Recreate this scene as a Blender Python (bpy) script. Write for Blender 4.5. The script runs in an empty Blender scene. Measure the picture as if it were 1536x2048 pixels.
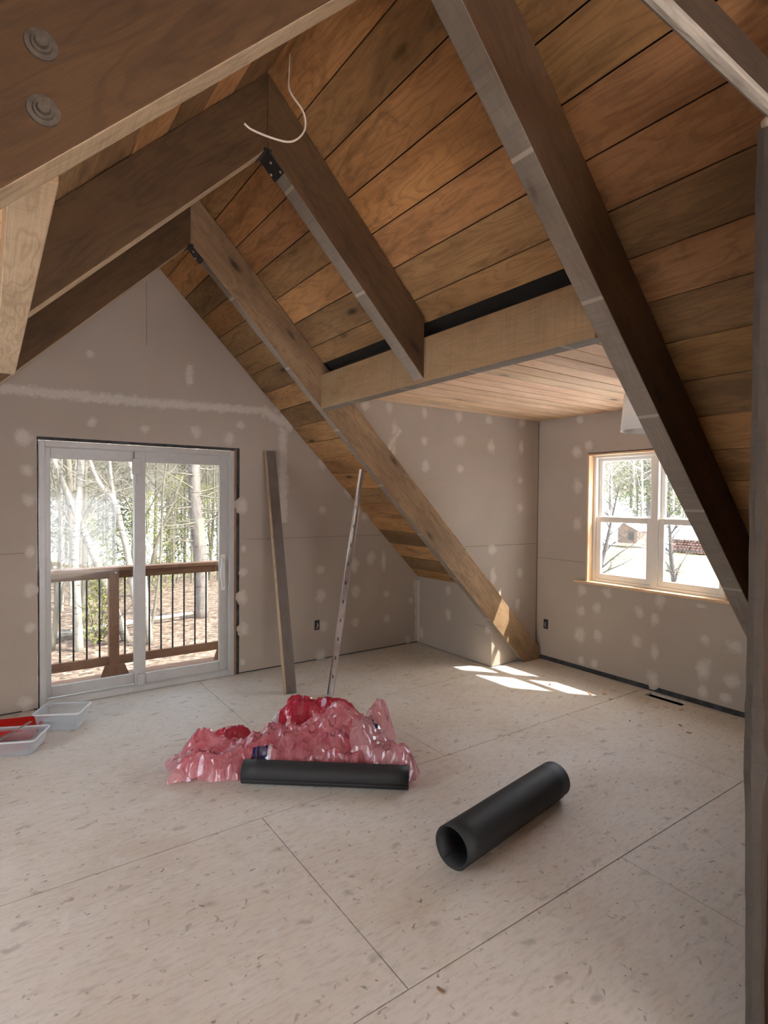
import bpy, bmesh, math, random
from mathutils import Vector, Matrix, noise
random.seed(7)
D = bpy.data
C = bpy.context.scene.collection
R = random.random
def U(a, b): return a + (b - a) * R()
V = Vector
# ------------------------------------------------------------------ calibrated dimensions (metres)
M = 0.9965; HR = 3.256; HS = 3.6105          # roof slope, rafter underside apex, sheathing apex
YC, YB, YA = -1.205, -2.431, -3.642          # near faces of the rafters
TC, TB, TA = 0.072, 0.095, 0.099
HX, HT, HZ, HTOP = 0.958, 0.091, 2.284, 2.538
KX, KZ, FX, CY, DZ = 2.872, 0.757, 3.516, -1.144, 2.417
NY = -3.56                                    # near cheek of the dormer
BY = -8.6                                     # rear wall
def zb(x): return HR - M * abs(x)
def zs(x): return HS - M * abs(x)

# ------------------------------------------------------------------ mesh helpers
class MB:
    def __init__(s):
        s.bm = bmesh.new(); s.uv = s.bm.loops.layers.uv.new('UVMap')
        s.tint = s.bm.loops.layers.float_color.new('tint')
    def finish_faces(s, fs, g, tint=None, mi=0, smooth=False):
        g = V(g).normalized() if g is not None else None
        off = (U(0, 40), U(0, 40))
        t = tint if tint else (1, 1, 1)
        for f in fs:
            f.normal_update(); n = f.normal
            if g is not None and abs(n.dot(g)) < .85:
                b = n.cross(g).normalized(); a = g
            else:
                a = n.orthogonal().normalized(); b = n.cross(a)
            for l in f.loops:
                c = l.vert.co
                l[s.uv].uv = (c.dot(a) + off[0], c.dot(b) + off[1] + (round(n.x) * 5 + round(n.y) * 3 + round(n.z) * 7) % 17)
                l[s.tint] = (t[0], t[1], t[2], 1)
            f.material_index = mi; f.smooth = smooth
    def prism(s, poly, d, g=None, tint=None, mi=0, smooth=False):
        """poly: list of 3-D points, extruded by vector d"""
        d = V(d); a = [s.bm.verts.new(V(p)) for p in poly]; b = [s.bm.verts.new(V(p) + d) for p in poly]
        fs = [s.bm.faces.new(a[::-1]), s.bm.faces.new(b)]
        n = len(a)
        for i in range(n): fs.append(s.bm.faces.new((a[i], a[(i + 1) % n], b[(i + 1) % n], b[i])))
        bmesh.ops.recalc_face_normals(s.bm, faces=fs)
        s.finish_faces(fs, g, tint, mi, smooth); return fs
    def box(s, x0, x1, y0, y1, z0, z1, g=None, tint=None, mi=0):
        return s.prism([(x0, y0, z0), (x1, y0, z0), (x1, y1, z0), (x0, y1, z0)], (0, 0, z1 - z0), g, tint, mi)
    def bar(s, p0, p1, w, h, up=(0, 0, 1), tint=None, mi=0):
        p0, p1 = V(p0), V(p1); d = p1 - p0; t = d.normalized(); a = t.cross(V(up)).normalized(); b = a.cross(t)
        q = [p0 + a * (sx * w / 2) + b * (sy * h / 2) for sx, sy in ((-1, -1), (1, -1), (1, 1), (-1, 1))]
        return s.prism(q, d, d, tint, mi)
    def tube(s, pts, rs, n=8, cap=True, mi=0, smooth=True, tint=None):
        pts = [V(p) for p in pts]
        if not hasattr(rs, '__len__'): rs = [rs] * len(pts)
        rings = []; ref = None; L = 0
        for i, p in enumerate(pts):
            t = (pts[min(i + 1, len(pts) - 1)] - pts[max(i - 1, 0)]).normalized()
            if ref is None: ref = t.orthogonal().normalized()
            ref = (ref - t * ref.dot(t)).normalized(); b = t.cross(ref)
            rings.append([s.bm.verts.new(p + (ref * math.cos(6.2832 * k / n) + b * math.sin(6.2832 * k / n)) * rs[i]) for k in range(n)])
        t = tint or (1, 1, 1)
        for i in range(len(rings) - 1):
            l0 = L; L += (pts[i + 1] - pts[i]).length
            for k in range(n):
                f = s.bm.faces.new((rings[i][k], rings[i][(k + 1) % n], rings[i + 1][(k + 1) % n], rings[i + 1][k]))
                f.smooth = smooth; f.material_index = mi
                c = 6.2832 * rs[i] / n
                for l, uv in zip(f.loops, ((l0, k * c), (l0, k * c + c), (L, k * c + c), (L, k * c))): l[s.uv].uv = uv; l[s.tint] = (*t, 1)
        if cap:
            for r_ in (rings[0][::-1], rings[-1]):
                f = s.bm.faces.new(r_); f.material_index = mi
                for l in f.loops: l[s.tint] = (*t, 1)
    def quad(s, pts, uvs=None, mi=0, tint=None):
        f = s.bm.faces.new([s.bm.verts.new(V(p)) for p in pts]); f.material_index = mi
        for i, l in enumerate(f.loops):
            if uvs: l[s.uv].uv = uvs[i]
            l[s.tint] = (*(tint or (1, 1, 1)), 1)
        return f
    def build(s, name, mats, parent=None, bevel=0, origin=None, mods=None):
        me = D.meshes.new(name)
        o = D.objects.new(name, me)
        if origin is None and parent is None:
            vs = s.bm.verts
            if len(vs):
                xs = [v.co.x for v in vs]; ys = [v.co.y for v in vs]; zs_ = [v.co.z for v in vs]
                origin = V(((min(xs) + max(xs)) / 2, (min(ys) + max(ys)) / 2, min(zs_)))
        if origin is not None:
            origin = V(origin)
            for v in s.bm.verts: v.co -= origin
            o.location = origin
        s.bm.to_mesh(me); s.bm.free()
        for m in (mats if isinstance(mats, (list, tuple)) else [mats]): me.materials.append(m)
        C.objects.link(o)
        if parent is not None:
            o.parent = parent
            if parent.type != 'EMPTY' or True:
                # geometry is given in world space: cancel the parent's transform
                o.matrix_parent_inverse = Matrix.Translation(parent_world(parent)).inverted() if not parent.get('_rot') else Matrix.Identity(4)
        if bevel:
            b = o.modifiers.new('bevel', 'BEVEL'); b.width = bevel; b.segments = 2; b.limit_method = 'ANGLE'
        return o
def parent_world(p):
    v = V(p.location)
    while p.parent: p = p.parent; v = v if p is None else v + V((0, 0, 0))
    return V(p.location) if p.parent is None and v == V(p.location) else V(p.location)
WPOS = {}
def tag(o, label=None, cat=None, group=None, kind=None):
    if label: o['label'] = label
    if cat: o['category'] = cat
    if group: o['group'] = group
    if kind: o['kind'] = kind
    return o
def empty(name, loc, label=None, cat=None, group=None, kind=None):
    o = D.objects.new(name, None); C.objects.link(o); o.location = loc; o.empty_display_size = .1
    return tag(o, label, cat, group, kind)
def child(mb, name, mats, parent, bevel=0):
    """mesh in world coordinates, parented; parent chain is translation only"""
    o = mb.build(name, mats, None, bevel, origin=(0, 0, 0))
    off = V((0, 0, 0)); q = parent
    while q is not None:
        off += V(q.location); q = q.parent
    o.parent = parent; o.location = -off
    # put the origin at the mesh's middle
    me = o.data
    if len(me.vertices):
        c = V((0, 0, 0))
        for v in me.vertices: c += v.co
        c /= len(me.vertices); me.transform(Matrix.Translation(-c)); o.location = o.location + c
    return o
def struct(mb, name, mats, label=None, bevel=0):
    o = mb.build(name, mats, None, bevel, origin=(0, 0, 0)); o['kind'] = 'structure'
    if label: o['label'] = label
    return o

# ------------------------------------------------------------------ materials
class NT:
    def __init__(s, name):
        s.m = D.materials.new(name); s.m.use_nodes = True; s.t = s.m.node_tree; s.t.nodes.clear()
        s.out = s.t.nodes.new('ShaderNodeOutputMaterial')
    def n(s, typ, ins=None, **kw):
        nd = s.t.nodes.new('ShaderNode' + typ)
        for k, v in kw.items(): setattr(nd, k, v)
        if ins:
            for k, v in ins.items():
                if isinstance(v, bpy.types.NodeSocket): s.t.links.new(v, nd.inputs[k])
                else: nd.inputs[k].default_value = v
        return nd
    def math(s, op, a, b=0.0, c=0.0, clamp=False):
        nd = s.n('Math', operation=op, use_clamp=clamp)
        for i, v in enumerate((a, b, c)):
            if isinstance(v, bpy.types.NodeSocket): s.t.links.new(v, nd.inputs[i])
            else: nd.inputs[i].default_value = v
        return nd.outputs[0]
    def ramp(s, f, stops):
        nd = s.n('ValToRGB', {0: f}); cr = nd.color_ramp
        while len(cr.elements) < len(stops): cr.elements.new(.5)
        for e, (p, c) in zip(cr.elements, stops):
            e.position = p; e.color = (*c, 1) if len(c) == 3 else c
        return nd.outputs[0]
    def fr(s, v, a, b, lo=0., hi=1.):
        nd = s.n('MapRange', {0: v, 1: a, 2: b, 3: lo, 4: hi}, clamp=True); return nd.outputs[0]
    def mix(s, f, a, b, blend='MIX'):
        nd = s.n('Mix', data_type='RGBA', blend_type=blend)
        for i, v in ((0, f), (6, a), (7, b)):
            if isinstance(v, bpy.types.NodeSocket): s.t.links.new(v, nd.inputs[i])
            else: nd.inputs[i].default_value = (*v, 1) if isinstance(v, tuple) and len(v) == 3 else v
        return nd.outputs[2]
    def map(s, vec, scale, loc=(0, 0, 0)):
        return s.n('Mapping', {0: vec, 1: loc, 3: scale}).outputs[0]
    def noise(s, vec, scale=1, detail=4, rough=.55, dist=0.):
        return s.n('TexNoise', {'Vector': vec, 'Scale': scale, 'Detail': detail, 'Roughness': rough, 'Distortion': dist}).outputs[0]
    def surf(s, col, rough=.8, bump=None, bs=.3, bd=.01, **kw):
        p = s.n('BsdfPrincipled')
        for k, v in (('Base Color', col), ('Roughness', rough), *kw.items()):
            k = k.replace('_', ' ')
            if isinstance(v, bpy.types.NodeSocket): s.t.links.new(v, p.inputs[k])
            else: p.inputs[k].default_value = (*v, 1) if isinstance(v, tuple) and len(v) == 3 else v
        if bump is not None:
            b = s.n('Bump', {'Strength': bs, 'Distance': bd, 'Height': bump}); s.t.links.new(b.outputs[0], p.inputs['Normal'])
        s.t.links.new(p.outputs[0], s.out.inputs[0]); s.p = p
        return s.m

def wood(name, light, mid, dark, knots=.5, stain=.5, saw=.2, rough=.8, grey=None, tape=False, grain=1.0):
    w = NT(name); uv = w.n('UVMap').outputs[0]
    rnd = w.n('ObjectInfo').outputs['Random']
    cmb = w.n('CombineXYZ', {0: w.math('MULTIPLY', rnd, 31.), 1: w.math('MULTIPLY', rnd, 17.)}).outputs[0]
    uv = w.n('VectorMath', {0: uv, 1: cmb}, operation='ADD').outputs[0]
    big = w.noise(w.map(uv, (1.1, 5, 1)), 1, 3, .6, .4)
    fib = w.noise(w.map(uv, (6, 150, 1)), 1, 4, .7)
    warp = w.noise(w.map(uv, (1.6, 9, 1)), 1, 2, .5)
    ring = w.math('SINE', w.math('MULTIPLY', warp, 60.))
    ring = w.fr(ring, .1, 1)
    col = w.ramp(big, [(.25, dark), (.5, mid), (.75, light)])
    col = w.mix(w.math('MULTIPLY', ring, .28 * grain), col, tuple(c * .5 for c in dark))
    col = w.mix(w.fr(fib, .3, .75, .0, .35 * grain), col, tuple(c * .45 for c in dark))
    # dark stains
    st = w.noise(w.map(uv, (2.2, 7, 1), (5, 3, 0)), 1, 5, .7, .8)
    col = w.mix(w.fr(st, .52, .68, 0, stain), col, tuple(c * .35 for c in mid))
    st2 = w.noise(w.map(uv, (1.4, 4, 1), (15, 9, 0)), 1, 5, .75, .5)
    if grey: col = w.mix(w.fr(st2, .35, .65, .15, .95), col, grey)
    # knots
    kv = w.n('TexVoronoi', {'Vector': w.map(uv, (1.5, 4.4, 1)), 'Scale': 1., 'Randomness': 1.}, feature='F1')
    sel = w.n('SeparateColor', {0: kv.outputs['Color']}).outputs[0]
    kd = w.math('ADD', kv.outputs['Distance'], w.math('MULTIPLY', w.noise(uv, 30, 2), .05))
    km = w.math('MULTIPLY', w.fr(kd, .06, .14, 1, 0), w.math('GREATER_THAN', sel, 1 - knots))
    halo = w.math('MULTIPLY', w.fr(kd, .1, .45, .6, 0), w.math('GREATER_THAN', sel, 1 - knots))
    col = w.mix(halo, col, tuple(c * .5 for c in mid))
    col = w.mix(km, col, tuple(c * .22 for c in dark))
    sawn = w.noise(w.map(uv, (75, 3, 1)), 1, 3, .6)
    sawm = w.fr(sawn, .48, .75, 0, saw)
    col = w.mix(w.math('MULTIPLY', sawm, w.fr(st2, .3, .7)), col, tuple(c * .45 for c in dark))
    if tape:
        u = w.n('SeparateXYZ', {0: uv}).outputs[0]
        fr_ = w.math('FRACT', w.math('MULTIPLY', u, 1.7))
        col = w.mix(w.fr(w.math('ABSOLUTE', w.math('SUBTRACT', fr_, .5)), .012, .016, .55, 0), col, (.5, .44, .37))
    at = w.n('Attribute', attribute_name='tint').outputs[0]
    col = w.mix(1., col, at, 'MULTIPLY')
    h = w.math('ADD', w.math('MULTIPLY', fib, .6), w.math('ADD', w.math('MULTIPLY', ring, -.2), w.math('MULTIPLY', sawn, .25 * saw)))
    return w.surf(col, rough, h, .5, .004)

m_sheath = wood('sheathing_board', (.70, .39, .165), (.54, .28, .112), (.32, .16, .06), knots=.6, stain=.75, saw=.25)
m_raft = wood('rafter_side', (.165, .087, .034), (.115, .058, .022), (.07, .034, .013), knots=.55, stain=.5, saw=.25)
m_raftc = wood('rafter_side_pale', (.45, .30, .175), (.35, .22, .12), (.22, .13, .07), knots=.4, stain=.5, saw=.55)  # paler copy for the long right rafter, dormer light partly in its colour
m_raftb = wood('rafter_edge', (.32, .25, .19), (.25, .195, .15), (.16, .125, .095), knots=.1, stain=.35, saw=.45, grey=(.24, .205, .17), tape=True)
m_head = wood('header_beam', (.47, .29, .14), (.37, .22, .10), (.23, .13, .06), knots=.4, stain=.6, saw=.5, grey=(.32, .215, .12))
m_pine = wood('new_pine', (.93, .70, .49), (.87, .60, .39), (.68, .42, .25), knots=.8, stain=.12, saw=.03, grain=.5)
m_jamb = wood('window_jamb_pine', (.85, .62, .40), (.80, .55, .34), (.7, .45, .26), knots=.15, stain=.1, saw=0, grain=.4)
m_lum = wood('rough_lumber', (.66, .50, .33), (.56, .41, .26), (.40, .28, .17), knots=.25, stain=.35, saw=.5)
m_cedar = wood('deck_lumber', (.45, .26, .16), (.36, .2, .12), (.25, .13, .08), knots=.2, stain=.3, saw=.1)
m_post = wood('weathered_post', (.085, .07, .058), (.065, .054, .044), (.04, .032, .026), knots=.5, stain=.6, saw=.3, grey=(.08, .068, .058))
m_plank = wood('dark_board', (.19, .135, .105), (.15, .108, .085), (.10, .072, .056), knots=0, stain=.3, saw=.1, grey=(.17, .145, .13))

def flat(name, col, rough=.6, nz=0, ns=20, **kw):
    w = NT(name)
    if nz:
        g = w.n('TexCoord').outputs['Object']
        f = w.noise(g, ns, 5, .6)
        c = w.mix(w.fr(f, .35, .65), tuple(x * (1 - nz) for x in col), tuple(min(1, x * (1 + nz)) for x in col))
        return w.surf(c, rough, f, .15, .003, **kw)
    return w.surf(col, rough, **kw)
m_void = flat('dark_void', (.012, .010, .009), .9)
m_vinyl = flat('white_vinyl', (.52, .505, .495), .35, .04, 12)
m_vinylw = flat('window_vinyl', (.82, .81, .78), .4)
m_black = flat('black_iron', (.02, .018, .018), .45, .3, 60)
m_steel = flat('bright_steel', (.6, .58, .55), .3, Metallic=1.)
m_galv = flat('galvanised_angle', (.42, .37, .345), .42, .12, 9, Metallic=.85)
m_cable = flat('cable_jacket', (.8, .7, .58), .5)
m_shade = flat('lamp_shade', (.85, .84, .80), .7)
m_tan = flat('tape_foam', (.62, .57, .5), .8, .15, 60)
m_dust = flat('sill_plate', (.05, .052, .055), .9, .5, 14)
m_clip = flat('outlet_box', (.03, .03, .05), .6)
m_copper = flat('wire_stub', (.55, .45, .3), .5)
m_red = flat('red_plastic', (.55, .015, .012), .3)
m_snow = flat('snow', (.86, .87, .9), .7, .03, 4)

def glass_mat(nm, tr):
    w = NT(nm)
    t = w.n('BsdfTransparent', {0: tr}); g = w.n('BsdfGlossy', {0: (1, 1, 1, 1), 1: .02})
    f = w.n('Fresnel', {0: 1.45}); mx = w.n('MixShader', {0: w.math('MULTIPLY', f.outputs[0], .6)})
    w.t.links.new(t.outputs[0], mx.inputs[1]); w.t.links.new(g.outputs[0], mx.inputs[2]); w.t.links.new(mx.outputs[0], w.out.inputs[0]); return w.m
m_glass = glass_mat('clear_glass', (.93, .94, .935, 1)); m_glassd = glass_mat('dimming_glass', (.50, .515, .51, 1))  # door glass darkened to hold down the brightness outdoors

def clear_plastic(name, tr=(.86, .88, .9), fac=.2, col=(.8, .82, .85)):
    w = NT(name)
    t = w.n('BsdfTransparent', {0: (*tr, 1)}); p = w.n('BsdfPrincipled', {'Base Color': (*col, 1), 'Roughness': .15})
    f = w.n('LayerWeight', {0: .35}); mx = w.n('MixShader', {0: w.fr(f.outputs['Facing'], 0, 1, fac, .85)})
    w.t.links.new(t.outputs[0], mx.inputs[1]); w.t.links.new(p.outputs[0], mx.inputs[2]); w.t.links.new(mx.outputs[0], w.out.inputs[0]); return w.m
m_tub = clear_plastic('clear_plastic', (.95, .96, .97), .07)
m_rim = clear_plastic('clear_plastic_rim', fac=.6, col=(.9, .9, .92))

DRYC = ((.43, .365, .31), (.49, .42, .36))
def drywall():
    w = NT('drywall_paper'); g = w.n('TexCoord').outputs['Object']
    a = w.noise(g, 1.3, 4, .5); b = w.noise(g, 140, 2, .5)
    c = w.mix(w.fr(a, .3, .7), DRYC[0], DRYC[1])
    sc = w.noise(w.map(g, (3, 3, 40)), 1, 4, .6)
    c = w.mix(w.fr(sc, .6, .8, 0, .12), c, (.55, .5, .46))
    return w.surf(c, .85, b, .08, .001)
m_dry = drywall()
def mud_mat(name, band):
    w = NT(name); uv = w.n('UVMap').outputs[0]; g = w.n('TexCoord').outputs['Object']
    s = w.n('SeparateXYZ', {0: uv})
    if band:   # uv: x along metres, y across -1..1
        d = w.math('ABSOLUTE', s.outputs[1])
    else:
        d = w.n('VectorMath', {0: uv}, operation='LENGTH').outputs['Value']
    nz = w.noise(g, 16 if band else 14, 5, .6, .2); n2 = w.noise(g, 55, 4, .7)
    d2 = w.math('ADD', d, w.math('MULTIPLY', w.math('SUBTRACT', nz, .5), 2.0 if band else 1.5))
    al = w.fr(d2, .35, .95, .85 if band else .8, 0)
    al = w.math('MULTIPLY', al, w.fr(n2, .25, .6, .5, 1))
    paper = w.mix(w.fr(w.noise(g, 1.3, 4, .5), .3, .7), DRYC[0], DRYC[1])
    col = w.mix(al, paper, (.70, .645, .59))
    p = w.n('BsdfPrincipled', {'Base Color': col, 'Roughness': .8}); t = w.n('BsdfTransparent')
    mx = w.n('MixShader', {0: w.math('LESS_THAN', d2, .93)}); w.t.links.new(t.outputs[0], mx.inputs[1]); w.t.links.new(p.outputs[0], mx.inputs[2]); w.t.links.new(mx.outputs[0], w.out.inputs[0])
    return w.m
m_mud = mud_mat('joint_compound_spot', False); m_band = mud_mat('joint_compound_band', True)

def floor_mat():
    w = NT('plywood_subfloor'); g = w.n('TexCoord').outputs['Object']
    base = w.noise(g, .9, 5, .6, .3); mid = w.noise(w.map(g, (3, 8, 3)), 1, 6, .7, .6); fine = w.noise(w.map(g, (14, 60, 10)), 1, 4, .7)
    c = w.ramp(base, [(.3, (.62, .535, .445)), (.5, (.72, .655, .575)), (.7, (.77, .735, .685))])
    c = w.mix(w.fr(mid, .45, .75, 0, .4), c, (.80, .77, .715))
    c = w.mix(w.fr(fine, .48, .75, 0, .5), c, (.40, .335, .27))
    # whitish scuffs
    sc = w.noise(w.map(g, (5, 5, 5), (4, 7, 0)), 1, 8, .75, 1.)
    c = w.mix(w.fr(sc, .55, .72, 0, .5), c, (.84, .815, .77))
    # fine speckle of dust
    sp = w.noise(g, 120, 3, .8)
    c = w.mix(w.fr(sp, .58, .72, 0, .22), c, (.40, .34, .28))
    # warm sawdust towards the dormer corner
    xs = w.n('SeparateXYZ', {0: g})
    def spots(scale, stretch, lo, hi, sel_t, amt, colr, seed):
        nonlocal c
        wv = w.n('VectorMath', {0: w.map(g, stretch, (seed, seed * 2, 0)), 1: w.n('VectorMath', {0: w.n('TexNoise', {'Vector': g, 'Scale': 18., 'Detail': 2.}).outputs['Color'], 1: (.10, .10, .10)}, operation='MULTIPLY').outputs[0]}, operation='ADD').outputs[0]
        v = w.n('TexVoronoi', {'Vector': wv, 'Scale': scale}, feature='F1', voronoi_dimensions='2D')
        s_ = w.n('SeparateColor', {0: v.outputs['Color']}).outputs[1]
        k = w.math('MULTIPLY', w.fr(v.outputs['Distance'], lo, hi, 1, 0), w.fr(s_, sel_t, sel_t + .25, 0, amt))
        c = w.mix(k, c, colr)
    spots(4.6, (.8, 1.5, 1), .03, .15, .5, .5, (.27, .225, .18), 3)
    spots(8.5, (1.0, 1.1, 1), .02, .10, .5, .6, (.23, .18, .14), 8)
    spots(10.5, (.9, 1.2, 1), .02, .10, .3, .6, (.30, .24, .185), 21)
    spots(15, (1., 1.3, 1), .03, .12, .72, .85, (.15, .12, .09), 5)
    spots(30, (1., .8, 1), .03, .10, .85, .7, (.20, .15, .11), 12)
    return w.surf(c, .62, w.math('ADD', w.math('MULTIPLY', sc, .5), w.math('MULTIPLY', fine, .5)), .25, .004)
m_floor = floor_mat()

def felt_mat():
    w = NT('black_felt'); g = w.n('TexCoord').outputs['Object']; f = w.noise(g, 300, 3, .7)
    c = w.mix(f, (.012, .012, .013), (.03, .03, .032)); return w.surf(c, .62, f, .2, .001)
m_felt = felt_mat()

def bag_mat(name, a, b, tr, fac, prints=(), rows=()):
    w = NT(name); g = w.n('TexCoord').outputs['Object']; uv = w.n('UVMap').outputs[0]; xy = w.n('SeparateXYZ', {0: uv})
    n1 = w.noise(g, 9, 4, .6, .6)
    col = w.mix(w.fr(n1, .35, .65), a, b); opa = None
    def rect(u0, u1, v0, v1, sl=0.):
        uu = w.math('ADD', xy.outputs[0], w.math('MULTIPLY', xy.outputs[1], sl))
        m = w.math('MULTIPLY', w.fr(uu, u0, u0 + .002), w.fr(uu, u1 - .002, u1, 1, 0))
        return w.math('MULTIPLY', m, w.math('MULTIPLY', w.fr(xy.outputs[1], v0, v0 + .002), w.fr(xy.outputs[1], v1 - .002, v1, 1, 0)))
    fcs = fac
    for (c_, u0, u1, v0, v1, sl) in prints:
        m = rect(u0, u1, v0, v1, sl); col = w.mix(m, col, c_); fcs = w.math('MULTIPLY', w.math('SUBTRACT', 1., m), fcs)
    for (u0, u1, v0, v1, sl, sc_) in rows:      # faint rows of unreadable print
        m = rect(u0, u1, v0, v1, sl); br = w.noise(w.map(uv, (sc_, sc_ * .5, 1)), 1, 1, .5)
        m = w.math('MULTIPLY', m, w.fr(br, .50, .54, 0, .75)); col = w.mix(m, col, (.16, .05, .10))
    # round printed marks
    v = w.n('TexVoronoi', {'Vector': w.map(uv, (9, 9, 1)), 'Scale': 1., 'Randomness': .5}, feature='F1', voronoi_dimensions='2D')
    rg = w.math('MULTIPLY', w.fr(w.math('ABSOLUTE', w.math('SUBTRACT', v.outputs['Distance'], .19)), .02, .04, .6, 0), w.math('GREATER_THAN', w.n('SeparateColor', {0: v.outputs['Color']}).outputs[0], .72))
    col = w.mix(rg, col, (.20, .06, .10))
    p = w.n('BsdfPrincipled', {'Base Color': col, 'Roughness': .16, 'Specular IOR Level': 1., 'Coat Weight': 1., 'Coat Roughness': .06})
    bn = w.noise(g, 60, 2, .6, 1.2)
    bp = w.n('Bump', {'Strength': .25, 'Distance': .006, 'Height': bn}); w.t.links.new(bp.outputs[0], p.inputs['Normal'])
    tl = w.n('BsdfTranslucent', {0: col}); t = w.n('BsdfTransparent', {0: (*tr, 1)})
    m1 = w.n('MixShader', {0: .3}); w.t.links.new(p.outputs[0], m1.inputs[1]); w.t.links.new(tl.outputs[0], m1.inputs[2])
    m2 = w.n('MixShader', {0: fcs}); w.t.links.new(m1.outputs[0], m2.inputs[1]); w.t.links.new(t.outputs[0], m2.inputs[2])
    w.t.links.new(m2.outputs[0], w.out.inputs[0]); return w.m
NV = (.018, .018, .11); WP = (.78, .72, .76)
m_bag = bag_mat('pink_film', (.80, .36, .40), (.66, .17, .22), (1., .62, .66), .30, ((NV, -.29, -.20, -.145, -.045, 0), (WP, -.198, -.175, -.15, -.02, 0)), ((-.55, -.1, .055, .07, 0, 90), (-.5, -.2, .02, .032, 0, 120), (.1, .4, -.02, .0, 0, 60), (-.7, -.5, -.12, -.09, .3, 50)))
m_bag2 = bag_mat('red_film', (.66, .05, .10), (.50, .03, .07), (.95, .4, .45), .12, ((WP, -.35, -.19, .14, .27, 0), (NV, -.33, -.22, .155, .19, 0)), ((-.3, .1, .36, .39, 0, 60),))
m_bag3 = bag_mat('pale_pink_film', (.88, .55, .58), (.76, .33, .39), (1., .75, .78), .38, ((NV, .37, .47, .09, .19, .1), (WP, .472, .50, .06, .2, .1)), ((.55, .7, -.16, -.13, 0, 60), (.4, .56, .40, .44, 0, 50), (-.8, -.6, -.05, -.03, 0, 60)))

def bark_mat(name, a, b, marks=None, sc=(2, 14)):
    w = NT(name); uv = w.n('UVMap').outputs[0]; g = w.n('TexCoord').outputs['Object']
    n1 = w.noise(w.map(g, (9, 9, 2.2)), 1, 4, .7); c = w.mix(w.fr(n1, .35, .65), a, b)
    if marks: 
        n2 = w.noise(w.map(g, (3, 3, 14)), 1, 3, .7); c = w.mix(w.fr(n2, .58, .66, 0, .85), c, marks)
    return w.surf(c, .85, n1, .5, .02)
m_birch = bark_mat('birch_bark', (.42, .39, .35), (.27, .245, .215), (.05, .04, .035))
m_darkbark = bark_mat('dark_bark', (.035, .03, .026), (.02, .017, .015))
m_raftd = wood('dark_brown_side', (.075, .043, .022), (.052, .03, .016), (.03, .018, .01), knots=.3, stain=.4)  # very dark brown for the partition and near doorway faces
m_bark = bark_mat('grey_bark', (.14, .12, .10), (.07, .06, .05))
m_pbark = bark_mat('pine_bark', (.30, .27, .25), (.17, .145, .13), (.10, .065, .05))
m_twig = bark_mat('twig_bark', (.26, .235, .185), (.15, .135, .105))
m_wound = flat('bare_wood', (.62, .40, .22), .8, .25, 8)
m_needle = flat('evergreen_needles', (.075, .09, .035), .8, .4, 2.5)
m_needle2 = flat('yellow_green_leaves', (.20, .215, .05), .7, .35, 4)

def ground_mat():
    w = NT('leaf_litter'); g = w.n('TexCoord').outputs['Object']; xy = w.n('SeparateXYZ', {0: g})
    v = w.n('TexVoronoi', {'Vector': g, 'Scale': 9.}, feature='F1'); sc_ = w.n('SeparateColor', {0: v.outputs['Color']})
    n1 = w.noise(g, .6, 5, .65); n2 = w.noise(g, 5, 5, .7)
    c = w.ramp(sc_.outputs[0], [(0, (.07, .045, .035)), (.4, (.17, .115, .085)), (.75, (.26, .19, .14)), (1, (.36, .28, .22))])
    c = w.mix(w.fr(n2, .5, .7, 0, .7), c, (.10, .07, .05))
    gr = w.mix(n2, (.10, .095, .035), (.16, .145, .065))
    gm = w.math('MULTIPLY', w.fr(w.math('ADD', xy.outputs[0], w.math('MULTIPLY', n1, 6.)), 20, 24), 1.)
    c = w.mix(gm, c, gr)
    # snow lies in the distance
    dist = w.n('VectorMath', {0: g}, operation='LENGTH').outputs['Value']
    lim = w.math('ADD', w.math('MULTIPLY', gm, 13.), 33.)
    s = w.math('SUBTRACT', w.math('ADD', dist, w.math('MULTIPLY', w.math('SUBTRACT', n1, .5), 34.)), lim)
    sm = w.math('MULTIPLY', w.fr(s, -1, 1), w.fr(dist, 88, 96, 1, 0))
    c = w.mix(sm, c, (.80, .82, .86))
    nr = w.math('ADD', dist, w.math('MULTIPLY', n1, 6.))
    side = w.math('SUBTRACT', w.math('SUBTRACT', xy.outputs[1], w.math('MULTIPLY', xy.outputs[0], .9)), 1.5)
    near = w.math('MULTIPLY', w.fr(nr, 21, 24, 1, 0), w.math('MAXIMUM', w.fr(side, -1, 0, 1, 0), w.fr(xy.outputs[1], -2, -1, 1, 0)))
    c = w.mix(near, c, (.80, .82, .86))  # unseen snow near the house, added to bounce sunlight indoors
    hill = w.fr(dist, 88, 96)
    hn = w.noise(w.map(g, (.8, .8, .25)), 1, 6, .8)
    c = w.mix(hill, c, w.ramp(hn, [(.35, (.045, .045, .025)), (.5, (.10, .09, .06)), (.65, (.19, .175, .14))]))
    return w.surf(c, .95)
m_ground = ground_mat()

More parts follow.
